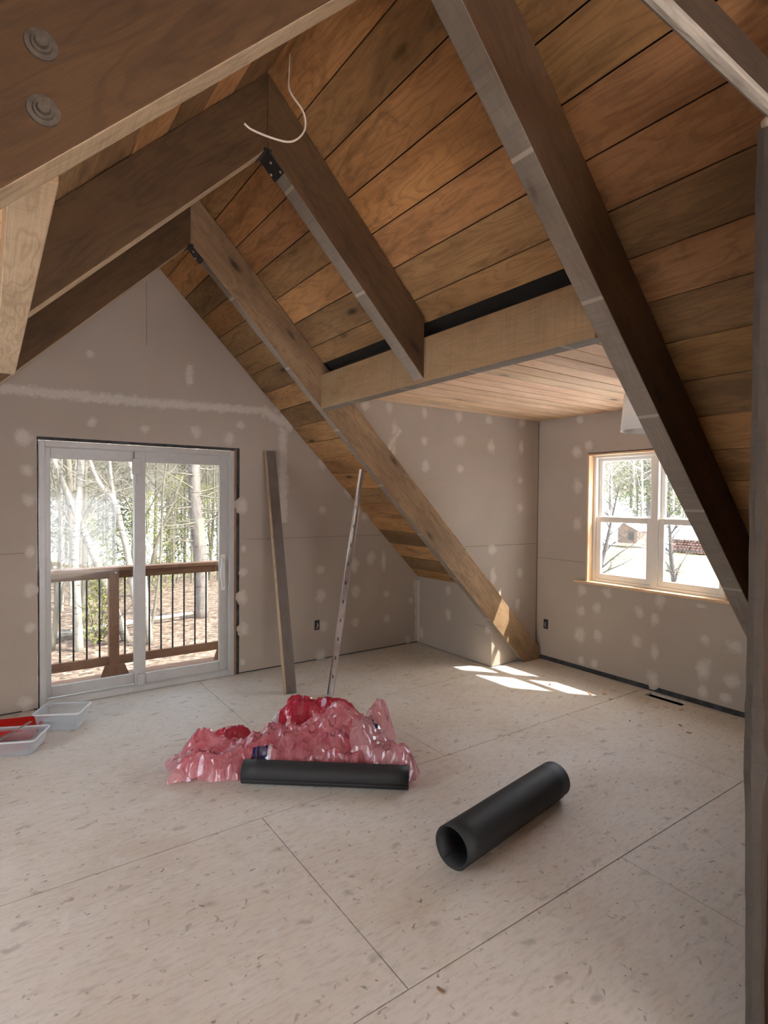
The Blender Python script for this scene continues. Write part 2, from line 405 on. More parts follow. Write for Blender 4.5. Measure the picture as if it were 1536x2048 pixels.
# ------------------------------------------------------------------ SETTING: floor
def floor():
    mb = MB(); HXa, HXb, HYa, HYb = 3.385, 3.49, -2.70, -2.395
    rows = [(0.25, -1.2, .42), (-1.2, -2.31, 1.26), (-2.31, -3.52, .035), (-3.52, -4.74, 1.25), (-4.74, -5.96, .03), (-5.96, -7.2, 1.2), (-7.2, BY - .1, 0)]
    for (ya, yb_, x0) in rows:
        k = -3
        while x0 + 2.44 * k < 3.9:
            xa = max(x0 + 2.44 * k, -3.9); xb = min(x0 + 2.44 * (k + 1), 3.9); k += 1
            if xb <= xa + .01: continue
            g = .0024
            hole = xa < HXa and xb > HXb and ya > HYb and yb_ < HYa
            dz = U(0, .0006)
            ps = [(xa + g, xb - g, yb_ + g, ya - g)] if not hole else [(xa + g, HXa, yb_ + g, ya - g), (HXb, xb - g, yb_ + g, ya - g), (HXa, HXb, yb_ + g, HYa), (HXa, HXb, HYb, ya - g)]
            for (a, b, c_, d) in ps: mb.box(a, b, c_, d, -.019 , 0 - dz)
    # ground plane of joints
    mb.box(-3.9, HXa, BY - .1, .25, -.05, -.02, mi=1); mb.box(HXb, 3.9, BY - .1, .25, -.05, -.02, mi=1)
    mb.box(HXa, HXb, BY - .1, HYa, -.05, -.02, mi=1); mb.box(HXa, HXb, HYb, .25, -.05, -.02, mi=1)
    struct(mb, 'floor', [m_floor, m_void])
    mb = MB()   # duct boot seen in the register opening
    for b in ((HXa - .01, HXa, HYa, HYb, -.16, -.02), (HXb, HXb + .01, HYa, HYb, -.16, -.02), (HXa, HXb, HYa - .01, HYa, -.16, -.02), (HXa, HXb, HYb, HYb + .01, -.16, -.02), (HXa, HXb, HYa, HYb, -.17, -.16)): mb.box(*b)
    # torn lips of the cut-out
    o = struct(mb, 'trim_6', m_void)
floor()

# ------------------------------------------------------------------ SETTING: walls
DX0, DX1, DH = -.785, .79, 2.065          # rough opening of the sliding door
def wall_gable():
    mb = MB(); T = .14; g0 = .012
    ez = zs(3.05)
    def col(x0, x1, z0, top):   # column between x0 and x1 from z0 up to the roof line
        mb.prism([(x0, 0, z0), (x1, 0, z0), (x1, 0, zs(x1) if top else 0), (x0, 0, zs(x0) if top else 0)], (0, T, 0))
    col(-3.6, DX0, g0, True)
    mb.prism([(DX0, 0, DH), (DX1, 0, DH), (DX1, 0, zs(DX1)), (0, 0, zs(0)), (DX0, 0, zs(DX0))], (0, T, 0))
    col(DX1, 3.6, g0, True)
    mb.box(-3.7, -.79, .01, T, -.05, .02, mi=1); mb.box(.79, 3.7, .01, T, -.05, .02, mi=1)
    o = struct(mb, 'wall_back', [m_dry, m_dust])
    return o
wg = wall_gable()
def mudspots(parent, spots, bands, plane, lines=()):
    """plane: function (a, z) -> point and outward normal offset"""
    mb = MB()
    for s in spots:
        a, z = s[0], s[1]; rw = s[2] if len(s) > 2 else U(.035, .055); rh = s[3] if len(s) > 3 else rw * U(.9, 1.4)
        rw *= 1.3; rh *= 1.3
        off = U(.0010, .0014)
        mb.quad([plane(a - rw, z - rh, off), plane(a + rw, z - rh, off), plane(a + rw, z + rh, off), plane(a - rw, z + rh, off)], [(-1, -1), (1, -1), (1, 1), (-1, 1)], 0)
    for (a0, z0, a1, z1, w_) in bands:
        d = V((a1 - a0, z1 - z0)); L = d.length; nx = V((-d.y, d.x)) / L * w_; off = .0018 + .0005 * len(mb.bm.faces) % .003
        mb.quad([plane(a0 - nx.x, z0 - nx.y, off), plane(a1 - nx.x, z1 - nx.y, off), plane(a1 + nx.x, z1 + nx.y, off), plane(a0 + nx.x, z0 + nx.y, off)], [(0, -1), (L, -1), (L, 1), (0, 1)], 1)
    o = child(mb, 'joint_compound', [m_mud, m_band], parent); o['label'] = 'pale patches of joint compound'
    if lines:
        mb = MB()
        for (a0, z0, a1, z1, w_) in lines:
            d = V((a1 - a0, z1 - z0)); L = d.length; nx = V((-d.y, d.x)) / L * w_
            mb.prism([plane(a0 - nx.x, z0 - nx.y, -.002), plane(a1 - nx.x, z1 - nx.y, -.002), plane(a1 + nx.x, z1 + nx.y, -.002), plane(a0 + nx.x, z0 + nx.y, -.002)], plane(0, 0, .0006) - plane(0, 0, -.002))
        o = child(mb, 'panel_joint', m_joint, parent)
        o['label'] = 'thin dark joint between drywall sheets'
m_joint = flat('joint_line', (.16, .13, .11), .9)
G = [[-0.425, 2.727, .03], [-0.021, 2.174], [-0.409, 2.195], [-0.864, 2.046], [-0.843, 1.807], [-0.835, 1.584], [-0.832, 0.911], [-0.833, 0.63], [0.396, 2.177], [0.69, 2.145], [0.792, 2.274], [1.642, 1.961], [1.645, 1.495], [1.948, 1.686], [2.155, 1.427], [0.813, 1.537], [2.238, 0.983], [1.625, 0.908], [0.825, 0.926], [2.03, 0.919], [2.045, 0.646], [2.445, 0.588], [2.775, 0.488], [1.627, 0.641], [0.815, 0.696], [0.826, 0.407], [2.048, 0.329], [2.448, 0.315], [1.664, 0.333], [1.631, 0.043], [2.736, 0.049], [2.40, .95, .03, .1], [-.86, .06, .05], [-.83, 1.2, .03], [.83, 1.15, .03], [.82, .1, .03], [.34, 2.67, .035, .085], [2.85, .62, .04, .1]]
mudspots(wg, G, [(-1.4, 2.385, .2, 2.40, .055), (.15, 2.40, 1.2, 2.425, .05), (1.21, 2.36, 1.225, 1.38, .06), (1.0, 2.43, 1.32, 2.30, .07), (2.85, .62, 2.85, .02, .03), (.34, 2.75, .34, 2.59, .04)],
         lambda a, z, off: V((a, -off, z)), [(-.007, 2.86, -.007, 3.38, .0016), (.85, 1.232, 2.36, 1.228, .0016), (-1.3, 1.18, -.82, 1.19, .0016)])

def side(sx):
    """knee wall, cheeks, front wall and ceiling of the dormer on one side; sx=+1 right, -1 left"""
    nm = 'right' if sx > 0 else 'left'
    X = lambda x: sx * x
    # knee wall under the first bay with its end return
    mb = MB()
    mb.prism([(X(KX), -.0, .008), (X(KX), CY, .008), (X(KX), CY, zs(KX) ), (X(KX), 0, zs(KX))], (sx * .05, 0, 0))
    mb.prism([(X(KX + .051), CY, .008), (X(3.6), CY, .008), (X(3.6), CY, .0081), (X(KX + .051), CY, zs(KX + .051) - .02)], (0, .03, 0))
    kw = struct(mb, 'wall_knee_' + nm, [m_dry])
    # far cheek (parallel to the gable), above the roof plane
    mb = MB()
    for (yy, th) in ((CY, .1), (NY, -.07)):
        mb.prism([(X(1.15), yy, zs(1.15)), (X(3.62), yy, 0), (X(3.62), yy, DZ + .15), (X(1.15), yy, DZ + .15)], (0, th, 0))
    ch = struct(mb, 'wall_cheek_' + nm, [m_dry])
    # front wall with window opening
    y0, y1, z0, z1 = (WY0, WY1, WZ0, WZ1) if sx > 0 else (-1.34, -3.42, .45, 2.25)  # left opening enlarged to let in side light
    mb = MB(); g = .045
    for (a, b, c_, d) in ((CY, y0, g, DZ + .03), (y1, NY, g, DZ + .03), (y0, y1, g, z0), (y0, y1, z1, DZ + .03)):
        mb.prism([(X(FX), a, c_), (X(FX), b, c_), (X(FX), b, d), (X(FX), a, d)], (sx * .013, 0, 0))
        mb.prism([(X(FX + .02), a, c_), (X(FX + .02), b, c_), (X(FX + .02), b, d), (X(FX + .02), a, d)], (sx * .12, 0, 0), mi=1)
    mb.prism([(X(FX + .008), CY, -.02), (X(FX + .008), NY, -.02), (X(FX + .008), NY, .06), (X(FX + .008), CY, .06)], (sx * .12, 0, 0), mi=2)
    fw = struct(mb, 'wall_front_' + nm, [m_dry, m_jamb, m_dust])
    # dormer ceiling of pine boards running outward
    mb = MB(); y = CY - .002; w_ = .137
    while y > NY:
        yb_ = max(y - w_ + .007, NY); t = U(.9, 1.05)
        zo = U(0, .002)
        mb.prism([(X(HX + HT - .03), y, DZ + zo), (X(HX + HT - .03), yb_, DZ + zo), (X(FX + .1), yb_, DZ + zo), (X(FX + .1), y, DZ + zo)], (0, 0, .019), (1, 0, 0), (t, t * U(.96, 1.01), t * U(.92, 1.0)))
        y -= w_
    mb.prism([(X(HX + .02), CY + .1, DZ + .03), (X(FX + .3), CY + .1, DZ + .03), (X(FX + .3), NY - .06, DZ + .03), (X(HX + .02), NY - .06, DZ + .03)], (0, 0, .1), mi=1)
    mb.prism([(X(1.3), YA + .03, DZ + .03), (X(FX + .3), YA + .03, DZ + .03), (X(FX + .3), YA - .3, DZ + .03), (X(1.3), YA - .3, DZ + .03)], (0, 0, .1), mi=1)  # added slab, blocks light leaking in past the dormer
    struct(mb, 'ceiling_dormer_' + nm, [m_pine, m_void])
    return kw, ch, fw
WY0, WY1, WZ0, WZ1 = -1.724, -2.962, .835, 2.06
kwr, chr_, fwr = side(1); side(-1)
CC = [[1.398, 2.365], [1.634, 2.372], [2.012, 2.365, .03, .05], [2.413, 2.369], [2.799, 2.371], [3.265, 2.391], [2.015, 2.119], [2.429, 2.15, .08, .05], [1.701, 2.182, .04, .08], [1.67, 2.056, .04, .08], [2.831, 2.121], [3.255, 2.132, .03, .06], [2.439, 1.889], [2.029, 1.898], [3.246, 1.812], [3.252, 1.532], [3.265, 0.886], [2.882, 0.872, .04, .09], [2.863, 1.134], [3.225, 0.576]]
mudspots(chr_, CC, [(1.75, 2.2, 1.62, 2.0, .03)], lambda a, z, off: V((a, CY - off, z)), [(2.5, 1.18, 3.52, 1.171, .0018), (3.514, 0.2, 3.514, 2.4, .003)])
F = [[-1.631, 2.388], [-1.598, 2.082], [-1.732, 2.123], [-1.614, 1.747], [-1.617, 1.394], [-1.681, 0.763], [-1.675, 0.561], [-1.844, 0.614], [-1.67, 0.334, .06], [-1.858, 0.372, .05], [-2.256, 0.659], [-2.399, 0.609], [-2.237, 0.395], [-2.404, 0.341, .035, .07], [-2.807, 0.53], [-3.017, 0.521, .06], [-2.805, 0.293, .06], [-3.01, 0.265, .06], [-1.685, 0.1], [-1.827, 0.1], [-2.394, 0.1], [-2.802, 0.111], [-2.964, 0.12], [-1.95, 0.776], [-2.441, 0.779], [-2.768, 0.79, .05, .02], [-3.2, .5], [-3.2, .25]]
mudspots(fwr, F, [], lambda a, z, off: V((FX - off, a, z)), [(-1.15, 1.03, -1.715, 1.03, .0016), (CY - .004, .05, CY - .004, 2.4, .0025)])
mudspots(kwr, [[-0.514, 0.656], [-0.518, 0.403], [-0.07, 0.12], [-1.09, 0.346]], [(-.02, .7, -.02, .02, .03)], lambda a, z, off: V((KX - off, a, z)), [(-.9, .375, CY, .375, .0016)])

# rear end wall (behind the camera) with a wide opening added for fill daylight, and the low side walls of the rear half
def rear():
    mb = MB(); T = .14; y = BY
    ox, oz0, oz1 = RW, .05, 2.0
    for (x0, x1, za) in ((-3.6, -ox, 0), (ox, 3.6, 0)):
        mb.prism([(x0, y, za), (x1, y, za), (x1, y, zs(x1)), (x0, y, zs(x0))], (0, -T, 0))
    q = (HS - oz1) / M
    mb.prism([(-q, y, oz1), (q, y, oz1), (0, y, zs(0))], (0, -T, 0))
    struct(mb, 'wall_front', [m_dry])
RW = 1.3
rear()
def partition():
    mb = MB()
    mb.prism([(.60, -4.335, 0), (3.6, -4.335, 0), (3.6, -4.335, .1), (.60, -4.335, zs(.60))], (0, -.03, 0), (0, 0, 1))
    struct(mb, 'wall_partition', [m_raftd])
partition()

# second dormer on the left, behind the camera, added unseen to let in side light
RY0, RY1 = -5.0, -8.2
def fill_dormer():
    mb = MB()
    for (yy, th) in ((RY0, .1), (RY1, -.1)):
        mb.prism([(-1.10, yy, zs(1.10)), (-3.62, yy, 0), (-3.62, yy, DZ + .15), (-1.10, yy, DZ + .15)], (0, th, 0))
    for (a, b, c_, d) in ((RY0, RY0 - .1, 0, DZ), (RY1 + .1, RY1, 0, DZ), (RY0 - .1, RY1 + .1, 0, .35), (RY0 - .1, -6.9, .35, 2.3), (RY0 - .1, RY1 + .1, 1.9, DZ)):
        mb.prism([(-FX, a, c_), (-FX, b, c_), (-FX, b, d), (-FX, a, d)], (-.13, 0, 0))
    struct(mb, 'wall_fill_dormer', [m_dry])
    mb = MB(); mb.prism([(-1.05, RY0 + .1, DZ), (-3.9, RY0 + .1, DZ), (-3.9, RY1 - .1, DZ), (-1.05, RY1 - .1, DZ)], (0, 0, .12), (1, 0, 0))
    struct(mb, 'ceiling_rear_left', [m_pine])
fill_dormer()
# ------------------------------------------------------------------ roof boards
def sheathing(sx):
    mb = MB(); nm = 'right' if sx > 0 else 'left'
    edges = [-.002] + [.157 + .1455 * k for k in range(0, 25)]
    joints = [.12, YC + .04, YB + .05, YA + .05, RY0, RY1, BY]
    n = V((sx * M, 0, 1)).normalized(); sl = V((sx, 0, -M)).normalized()
    for i in range(len(edges) - 1):
        x0, x1 = edges[i], edges[i + 1]
        if x0 > 3.6: break
        for j in range(len(joints) - 1):
            ya, yb_ = joints[j], joints[j + 1]
            a, b = x0 + .002, x1 - .002
            if 1 <= j <= 2:
                if a > .96: continue
                b = min(b, .985)
            if j == 0 and a > 2.95: continue
            if j == 4 and sx < 0 and a > 1.0: continue
            lift = U(0, .006) + .0; thick = .02
            k = (U(.75, 1.1), U(.8, 1.15), U(.95, 1.25), U(.55, .85), U(.6, .9), U(.7, 1))[min(j, 5)]  # board tone per bay: shade put into colour, middle bay light, nearer bays dark
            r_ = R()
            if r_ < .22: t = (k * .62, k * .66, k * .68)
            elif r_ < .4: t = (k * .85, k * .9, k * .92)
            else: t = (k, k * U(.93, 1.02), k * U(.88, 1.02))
            p = [V((sx * a, ya - .001, zs(a))), V((sx * b, ya - .001, zs(b))), V((sx * b, yb_ + .001, zs(b))), V((sx * a, yb_ + .001, zs(a)))]
            p = [q + n * lift for q in p]
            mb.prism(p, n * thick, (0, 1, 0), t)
    # roof deck above the boards
    def slab(xa, xb, y0, y1):
        p = [V((sx * xa, y0, zs(xa))) + n * .03, V((sx * xb, y0, zs(xb))) + n * .03, V((sx * xb, y1, zs(xb))) + n * .03, V((sx * xa, y1, zs(xa))) + n * .03]
        mb.prism(p, n * .12, (0, 1, 0), mi=1)
    slab(0, 4.1, .4, CY + .02); slab(0, 1.09, CY + .02, NY)
    if sx > 0: slab(0, 4.1, NY, BY - .3)
    else: slab(0, 4.1, NY, RY0); slab(0, 1.15, RY0, RY1); slab(0, 4.1, RY1, BY - .3)
    if sx > 0: mb.prism([(-.12, .4, 3.66), (.12, .4, 3.66), (0, .4, 3.78)], (0, BY - .8, 0), mi=1)
    struct(mb, 'ceiling_' + nm, [m_sheath, m_void])
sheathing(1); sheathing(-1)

# ------------------------------------------------------------------ rafters and beams
def rafter(sx, y, t, xe, label, low=None):
    mb = MB(); x1 = xe
    if low is None: poly = [(0, zb(0)), (x1, zb(x1)), (x1, zs(x1)), (0, zs(0))]
    else: poly = [(0, zb(0)), (HR / M, 0), (FX - .004, 0), (FX - .004, zs(FX)), (0, zs(0))]
    g = V((sx, 0, -M))
    fs = mb.prism([(sx * px, y, pz) for px, pz in poly], (0, t, 0), g)
    nb = V((-sx * M, 0, -1)).normalized()
    for f in fs:
        if f.normal.dot(nb) > .95: f.material_index = 1  # paler underside: weathered grey plus window and floor light put into the colour
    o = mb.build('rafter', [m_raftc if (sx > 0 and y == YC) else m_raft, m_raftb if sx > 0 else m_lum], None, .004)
    tag(o, label, 'rafter', 'roof rafters'); return o
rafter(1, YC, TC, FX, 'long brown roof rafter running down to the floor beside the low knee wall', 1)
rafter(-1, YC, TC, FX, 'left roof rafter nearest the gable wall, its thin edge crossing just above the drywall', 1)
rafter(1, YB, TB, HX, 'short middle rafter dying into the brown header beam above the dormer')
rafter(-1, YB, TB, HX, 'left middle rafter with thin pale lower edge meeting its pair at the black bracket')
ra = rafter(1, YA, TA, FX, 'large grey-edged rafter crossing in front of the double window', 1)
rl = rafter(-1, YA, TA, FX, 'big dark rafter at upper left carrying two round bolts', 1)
for x, z in ((-.997, 2.496), (-.994, 2.370)):
    mb = MB(); c = V((x, YA, z))
    prof = [(.0, .0285, .0), (.004, .0285, .0), (.0045, .0235, .0)]
    def disc(r0, r1, d0, d1):
        n = 20; a = [mb.bm.verts.new(c + V((r0 * math.cos(6.2832 * k / n), -d0, r0 * math.sin(6.2832 * k / n)))) for k in range(n)]
        b = [mb.bm.verts.new(c + V((r1 * math.cos(6.2832 * k / n), -d1, r1 * math.sin(6.2832 * k / n)))) for k in range(n)]
        fs = [mb.bm.faces.new((a[k], b[k], b[(k + 1) % n], a[(k + 1) % n])) for k in range(n)] + [mb.bm.faces.new(b)]
        mb.finish_faces(fs, None)
    disc(.030, .029, 0, .004); disc(.020, .018, .004, .009); disc(.013, .011, .009, .016)
    b = child(mb, 'bolt', m_bolt if 'm_bolt' in globals() else m_black, rl); b['label'] = 'round bolt head on a dark washer'
m_bolt = flat('dull_bolt', (.12, .10, .08), .5, .3, 50, Metallic=.4)
for ch_ in rl.children: ch_.data.materials[0] = m_bolt

for sx in (1, -1):
    mb = MB()
    fs = mb.prism([(sx * HX, YC - .001, HZ), (sx * (HX + HT), YC - .001, HZ), (sx * (HX + HT), YC - .001, HTOP), (sx * HX, YC - .001, HTOP)], (0, YA + TA - YC + .002, 0), (0, 1, 0))
    for f in fs:
        if f.normal.z < -.9: f.material_index = 1  # underside of the beam coloured for light bounced off the floor
    o = mb.build('header_beam', [m_head, m_raftb if sx > 0 else m_lum], None, .004)
    tag(o, 'brown header beam spanning the rafters along the dormer ceiling' if sx > 0 else 'pale rough header beam end hanging down at the far left edge', 'beam')
# near-black sheet standing in for the unlit void beyond the header
mb = MB(); 
for sx in (1, -1):
    mb.prism([(sx * 1.06, YC, DZ + .025), (sx * 1.06, YA + .06, DZ + .025), (sx * 1.06, YA + .06, 2.9), (sx * 1.06, YC, 2.9)], (sx * .01, 0, 0))
struct(mb, 'void_sheet', m_void)

# brackets at the rafter peaks
def bracket(y, t, label):
    e = empty('steel_bracket', (0, y, zb(0)), label, 'bracket', 'rafter brackets')
    mb = MB(); n = V((-M, 0, -1)).normalized(); th = .006; yy = y - .004
    def plate(sx, a, b):
        n_ = V((-sx * M, 0, -1)).normalized()
        q = [V((sx * a, yy, zb(a))), V((sx * b, yy, zb(b))), V((sx * b, yy + t + .008, zb(b))), V((sx * a, yy + t + .008, zb(a)))]
        mb.prism(q, n_ * th)
    plate(1, 0, .085); plate(-1, 0, .022)
    mb.box(-.02, .02, yy, yy + t + .008, zb(0) - .012, zb(0) - .001)
    child(mb, 'plate', m_black, e, .001)
    for (a, f) in ((.035, .35), (.06, .9), (.075, .12)) if t > .08 else ((.03, .35), (.055, .85)):
        f = 1 - f
        mb = MB(); c = V((a, y + t * (1 - f), zb(a))) + n * th
        mb.tube([c, c + n * .003, c + n * .005], [.007, .007, .003], 10)
        b = child(mb, 'screw', m_steel, e); b['label'] = 'bright screw head'
bracket(YB, TB, 'black steel bracket with screws at the peak of the middle rafters')
bracket(YC, TC, 'black steel bracket at the rafter peak closest to the gable wall')

# doorway frame beside the camera: post, header piece
def post():
    mb = MB(); N = 90; rings = []
    for i in range(N + 1):
        z = 2.56 * i / N
        xl = .588 - .052 * min(1, z / 1.0) - .012 * max(0, z - 1) / 1.5
        wob = .006 * noise.noise(V((0, 0, z * 9))) + .003 * noise.noise(V((3, 0, z * 40)))
        k = math.exp(-((z - .93) / .07) ** 2) * .018 + math.exp(-((z - 1.07) / .03) ** 2) * .012
        xl += wob - k * .6
        yn = -4.338 - .004 * noise.noise(V((7, 0, z * 7))) - k
        rings.append([V((xl, -4.302, z)), V((xl - k * .3, -4.318 - k * .2, z)), V((xl + .004, yn, z)), V((.70, yn, z)), V((.70, -4.302, z))])
    vs = [[mb.bm.verts.new(p) for p in r_] for r_ in rings]; fs = []
    for i in range(N):
        for k in range(5): fs.append(mb.bm.faces.new((vs[i][k], vs[i][(k + 1) % 5], vs[i + 1][(k + 1) % 5], vs[i + 1][k])))
    fs.append(mb.bm.faces.new(vs[0])); fs.append(mb.bm.faces.new(vs[-1][::-1]))
    bmesh.ops.recalc_face_normals(mb.bm, faces=fs); mb.finish_faces(fs, (0, 0, 1))
    for f in fs:
        if f.normal.y < -.6: f.material_index = 1
    o = mb.build('doorway_post', [m_post, m_raftd]); tag(o, 'weathered grey-brown post with a wavy bark edge at the far right', 'post')
    mb = MB(); z = .93   # knot on the post
    for (zz, r_) in ((1.09, .012), (.97, .009)):
        mb2 = MB(); c = V((.541, -4.322, zz)); mb2.tube([c + V((.004, 0, 0)), c + V((-.003, 0, 0)), c + V((-.004, 0, 0))], [r_, r_ * .9, r_ * .2], 12)
        b = child(mb2, 'knot', m_void, o); b['label'] = 'dark knot hole'
    mb = MB(); n = 8
    prof = [(-4.300, 2.71), (-4.300, 2.625), (-4.304, 2.612), (-4.312, 2.606), (-4.322, 2.606), (-4.330, 2.612), (-4.334, 2.625), (-4.334, 2.71)]
    fs = mb.prism([(-.1, y, z) for y, z in prof], (.72, 0, 0), (1, 0, 0))
    for f in fs:
        if f.normal.y < -.98: f.material_index = 1  # floor bounce put into the pale underside colour, near face darker
    o = mb.build('doorway_header', [m_hd, m_raftd]); tag(o, 'grey rounded doorway header board crossing the top right corner', 'beam')
    mb = MB()
    mb.tube([(.545, -4.33, 2.56), (.552, -4.315, 2.585), (.575, -4.325, 2.605)], [.014, .016, .010], 8)
    o = mb.build('foam_blob', m_tan); tag(o, 'small pale foam blob on top of the weathered post', 'foam')
m_hd = wood('grey_header', (.42, .38, .33), (.36, .32, .27), (.24, .2, .16), knots=.3, stain=.3, saw=.1)
post()

# bead of drywall edge along the top of the long rafter
def bead():
    mb = MB(); pts = []; N = 60
    for i in range(N + 1):
        x = 1.21 + (3.50 - 1.21) * i / N
        pts.append(V((x + .008 * noise.noise(V((x * 14, 0, 0))), CY - .003, zs(x) + .010 + .010 * noise.noise(V((x * 7, 5, 0))))))
    mb.tube(pts, [.011 + .004 * noise.noise(V((p.x * 20, 2, 2))) for p in pts], 6)
    o = child(mb, 'sealant_bead', m_tan, chr_); o['label'] = 'ragged pale bead where the drywall meets the rafter'
bead()
# ------------------------------------------------------------------ sliding door
def slider():
    d = empty('door_1', (0, .03, 0), 'white vinyl sliding patio door', None, None, 'structure')
    def frame(name, x0, x1, z0, z1, wl, wr, wb, wt, y0, y1, mat=m_vinyl, par=d, lab=None):
        mb = MB()
        mb.box(x0, x0 + wl, y0, y1, z0, z1); mb.box(x1 - wr, x1, y0, y1, z0, z1)
        mb.box(x0 + wl, x1 - wr, y0, y1, z0, z0 + wb); mb.box(x0 + wl, x1 - wr, y0, y1, z1 - wt, z1)
        o = child(mb, name, mat, par, .004)
        if lab: o['label'] = lab
        return o
    frame('outer_frame', -.772, .742, 0.0, 2.035, .04, .045, .045, .045, .0, .13)
    frame('frame_lip', -.752, .722, 0.02, 2.015, .028, .03, .032, .03, .012, .03)
    # fixed panel on the left, sliding panel on the right
    frame('fixed_panel', -.735, -.02, .05, 1.99, .045, .075, .085, .085, .075, .105)
    s = frame('sliding_panel', -.095, .70, .045, 1.99, .085, .085, .09, .088, .035, .065)
    mb = MB(); mb.box(-.69, -.085, .088, .092, .13, 1.915); child(mb, 'glass_pane', m_glassd, d)
    mb = MB(); mb.box(-.02, .625, .048, .052, .13, 1.905); child(mb, 'glass_pane', m_glassd, d)
    mb = MB(); pts = [(.645, .033 , .81), (.64, .012, .83), (.625, -.012, .86), (.612, -.022, .91), (.612, -.022, .97), (.625, -.012, 1.02), (.64, .012, 1.05), (.645, .033, 1.07)]
    mb.tube(pts, .011, 8); mb.box(.63, .665, .024, .036, .78, 1.10)
    h = child(mb, 'door_handle', m_vinylw, d)
    mb = MB(); mb.box(-.115, -.045, .018, .036, 1.80, 1.93); mb.box(-.075, -.025, .016, .036, .02, .14); mb.box(-.09, -.08, .018, .036, 1.72, 1.80)
    child(mb, 'latch_block', m_vinyl, d, .004)
    # black flashing tape and pine shim at both jambs
    mb = MB(); mb.box(.762, .789, .004, .012, 0, 2.05); mb.box(-.784, -.774, .004, .012, 0, 2.05); mb.box(-.784, .789, .006, .012, 2.037, 2.062)
    child(mb, 'flashing_tape', m_dust, d)
    mb = MB(); mb.box(.743, .761, .002, .12, 0, 2.05, g=(0, 0, 1)); child(mb, 'side_shim', m_cedar, d)
    mb = MB(); mb.box(-.784, .789, .0, .14, -.02, .0); child(mb, 'sill_pan', m_dust, d)
slider()

# ------------------------------------------------------------------ double-hung windows
def window(sx, idx):
    X = lambda x: sx * x
    w = empty('window_%d' % idx, (X(3.6), -2.34, .85), 'pair of white double-hung windows' if sx > 0 else None, None, None, 'structure')
    def bx(mb, xa, xb, ya, yb_, za, zb_, g=None): mb.box(min(X(xa), X(xb)), max(X(xa), X(xb)), min(ya, yb_), max(ya, yb_), za, zb_, g)
    mb = MB()
    bx(mb, FX - .006, FX + .08, -1.726, -1.742, .86, 2.05, (0, 0, 1)); bx(mb, FX - .006, FX + .08, -2.945, -2.961, .86, 2.05, (0, 0, 1))
    bx(mb, FX - .006, FX + .08, -1.742, -2.945, 2.034, 2.05, (0, 1, 0))
    o = child(mb, 'jamb', m_jamb, w); o['label'] = 'bare pine jamb boards'
    mb = MB(); bx(mb, FX, FX + .085, -1.742, -2.945, .836, .858, (0, 1, 0)); bx(mb, FX - .024, FX, -1.60, -2.99, .836, .858, (0, 1, 0))
    child(mb, 'window_stool', m_jamb, w, .003)
    for u in (0, 1):
        y0 = -1.742 - .6015 * u; y1 = y0 - .6015
        mb = MB()   # vinyl frame of one unit
        bx(mb, 3.585, 3.66, y0, y0 - .028, .858, 2.034); bx(mb, 3.585, 3.66, y1 + .028, y1, .858, 2.034)
        bx(mb, 3.585, 3.66, y0 - .028, y1 + .028, .858, .885); bx(mb, 3.585, 3.66, y0 - .028, y1 + .028, 2.010, 2.034)
        f = child(mb, 'window_frame', m_vinylw, w, .003)
        def sash(x0, x1, ya, yb_, za, zb_, ws, wb, wt, nm_):
            mb = MB()
            bx(mb, x0, x1, ya, ya - ws, za, zb_); bx(mb, x0, x1, yb_ + ws, yb_, za, zb_)
            bx(mb, x0, x1, ya - ws, yb_ + ws, za, za + wb); bx(mb, x0, x1, ya - ws, yb_ + ws, zb_ - wt, zb_)
            s = child(mb, nm_, m_vinylw, w, .003)
            mb = MB(); bx(mb, (x0 + x1) / 2 - .002, (x0 + x1) / 2 + .002, ya - ws, yb_ + ws, za + wb, zb_ - wt); child(mb, 'glass_pane', m_glass, s)
        sash(3.628, 3.652, y0 - .028, y1 + .028, 1.43, 2.01, .038, .045, .03, 'upper_sash')
        sash(3.594, 3.622, y0 - .028, y1 + .028, .885, 1.465, .05, .05, .05, 'lower_sash')
    mb = MB(); bx(mb, 3.582, 3.60, -2.315, -2.372, .862, 2.03); child(mb, 'mullion_cover', m_vinylw, w, .002)
    # dark gap line over the head of the window
    mb = MB(); bx(mb, FX + .001, FX + .01, -1.724, -2.962, 2.05, 2.058); bx(mb, FX + .001, FX + .01, -1.7245, -1.7262, .86, 2.05); child(mb, 'gap_seal', m_void, w)
window(1, 1)
def fill_window(idx, y0, y1, z0, z1):  # unseen left windows, added for side daylight
    w = empty('window_%d' % idx, (-3.6, (y0 + y1) / 2, z0), None, None, None, 'structure')
    n = max(2, round(abs(y1 - y0) / 1.0)); d = (y1 - y0) / n
    mb = MB(); mb.box(-3.64, -3.56, y1, y0, z0, z0 + .05); mb.box(-3.64, -3.56, y1, y0, z1 - .05, z1)
    for k in range(n + 1): mb.box(-3.64, -3.56, y0 + d * k - .025, y0 + d * k + .025, z0 + .05, z1 - .05)
    child(mb, 'window_frame', m_vinylw, w)
    mb = MB(); mb.box(-3.602, -3.598, y1, y0, z0 + .05, z1 - .05); child(mb, 'glass_pane', m_glass, w)
fill_window(2, -1.34, -3.42, .45, 2.25); fill_window(3, -6.9, RY1 + .1, .35, 1.9)

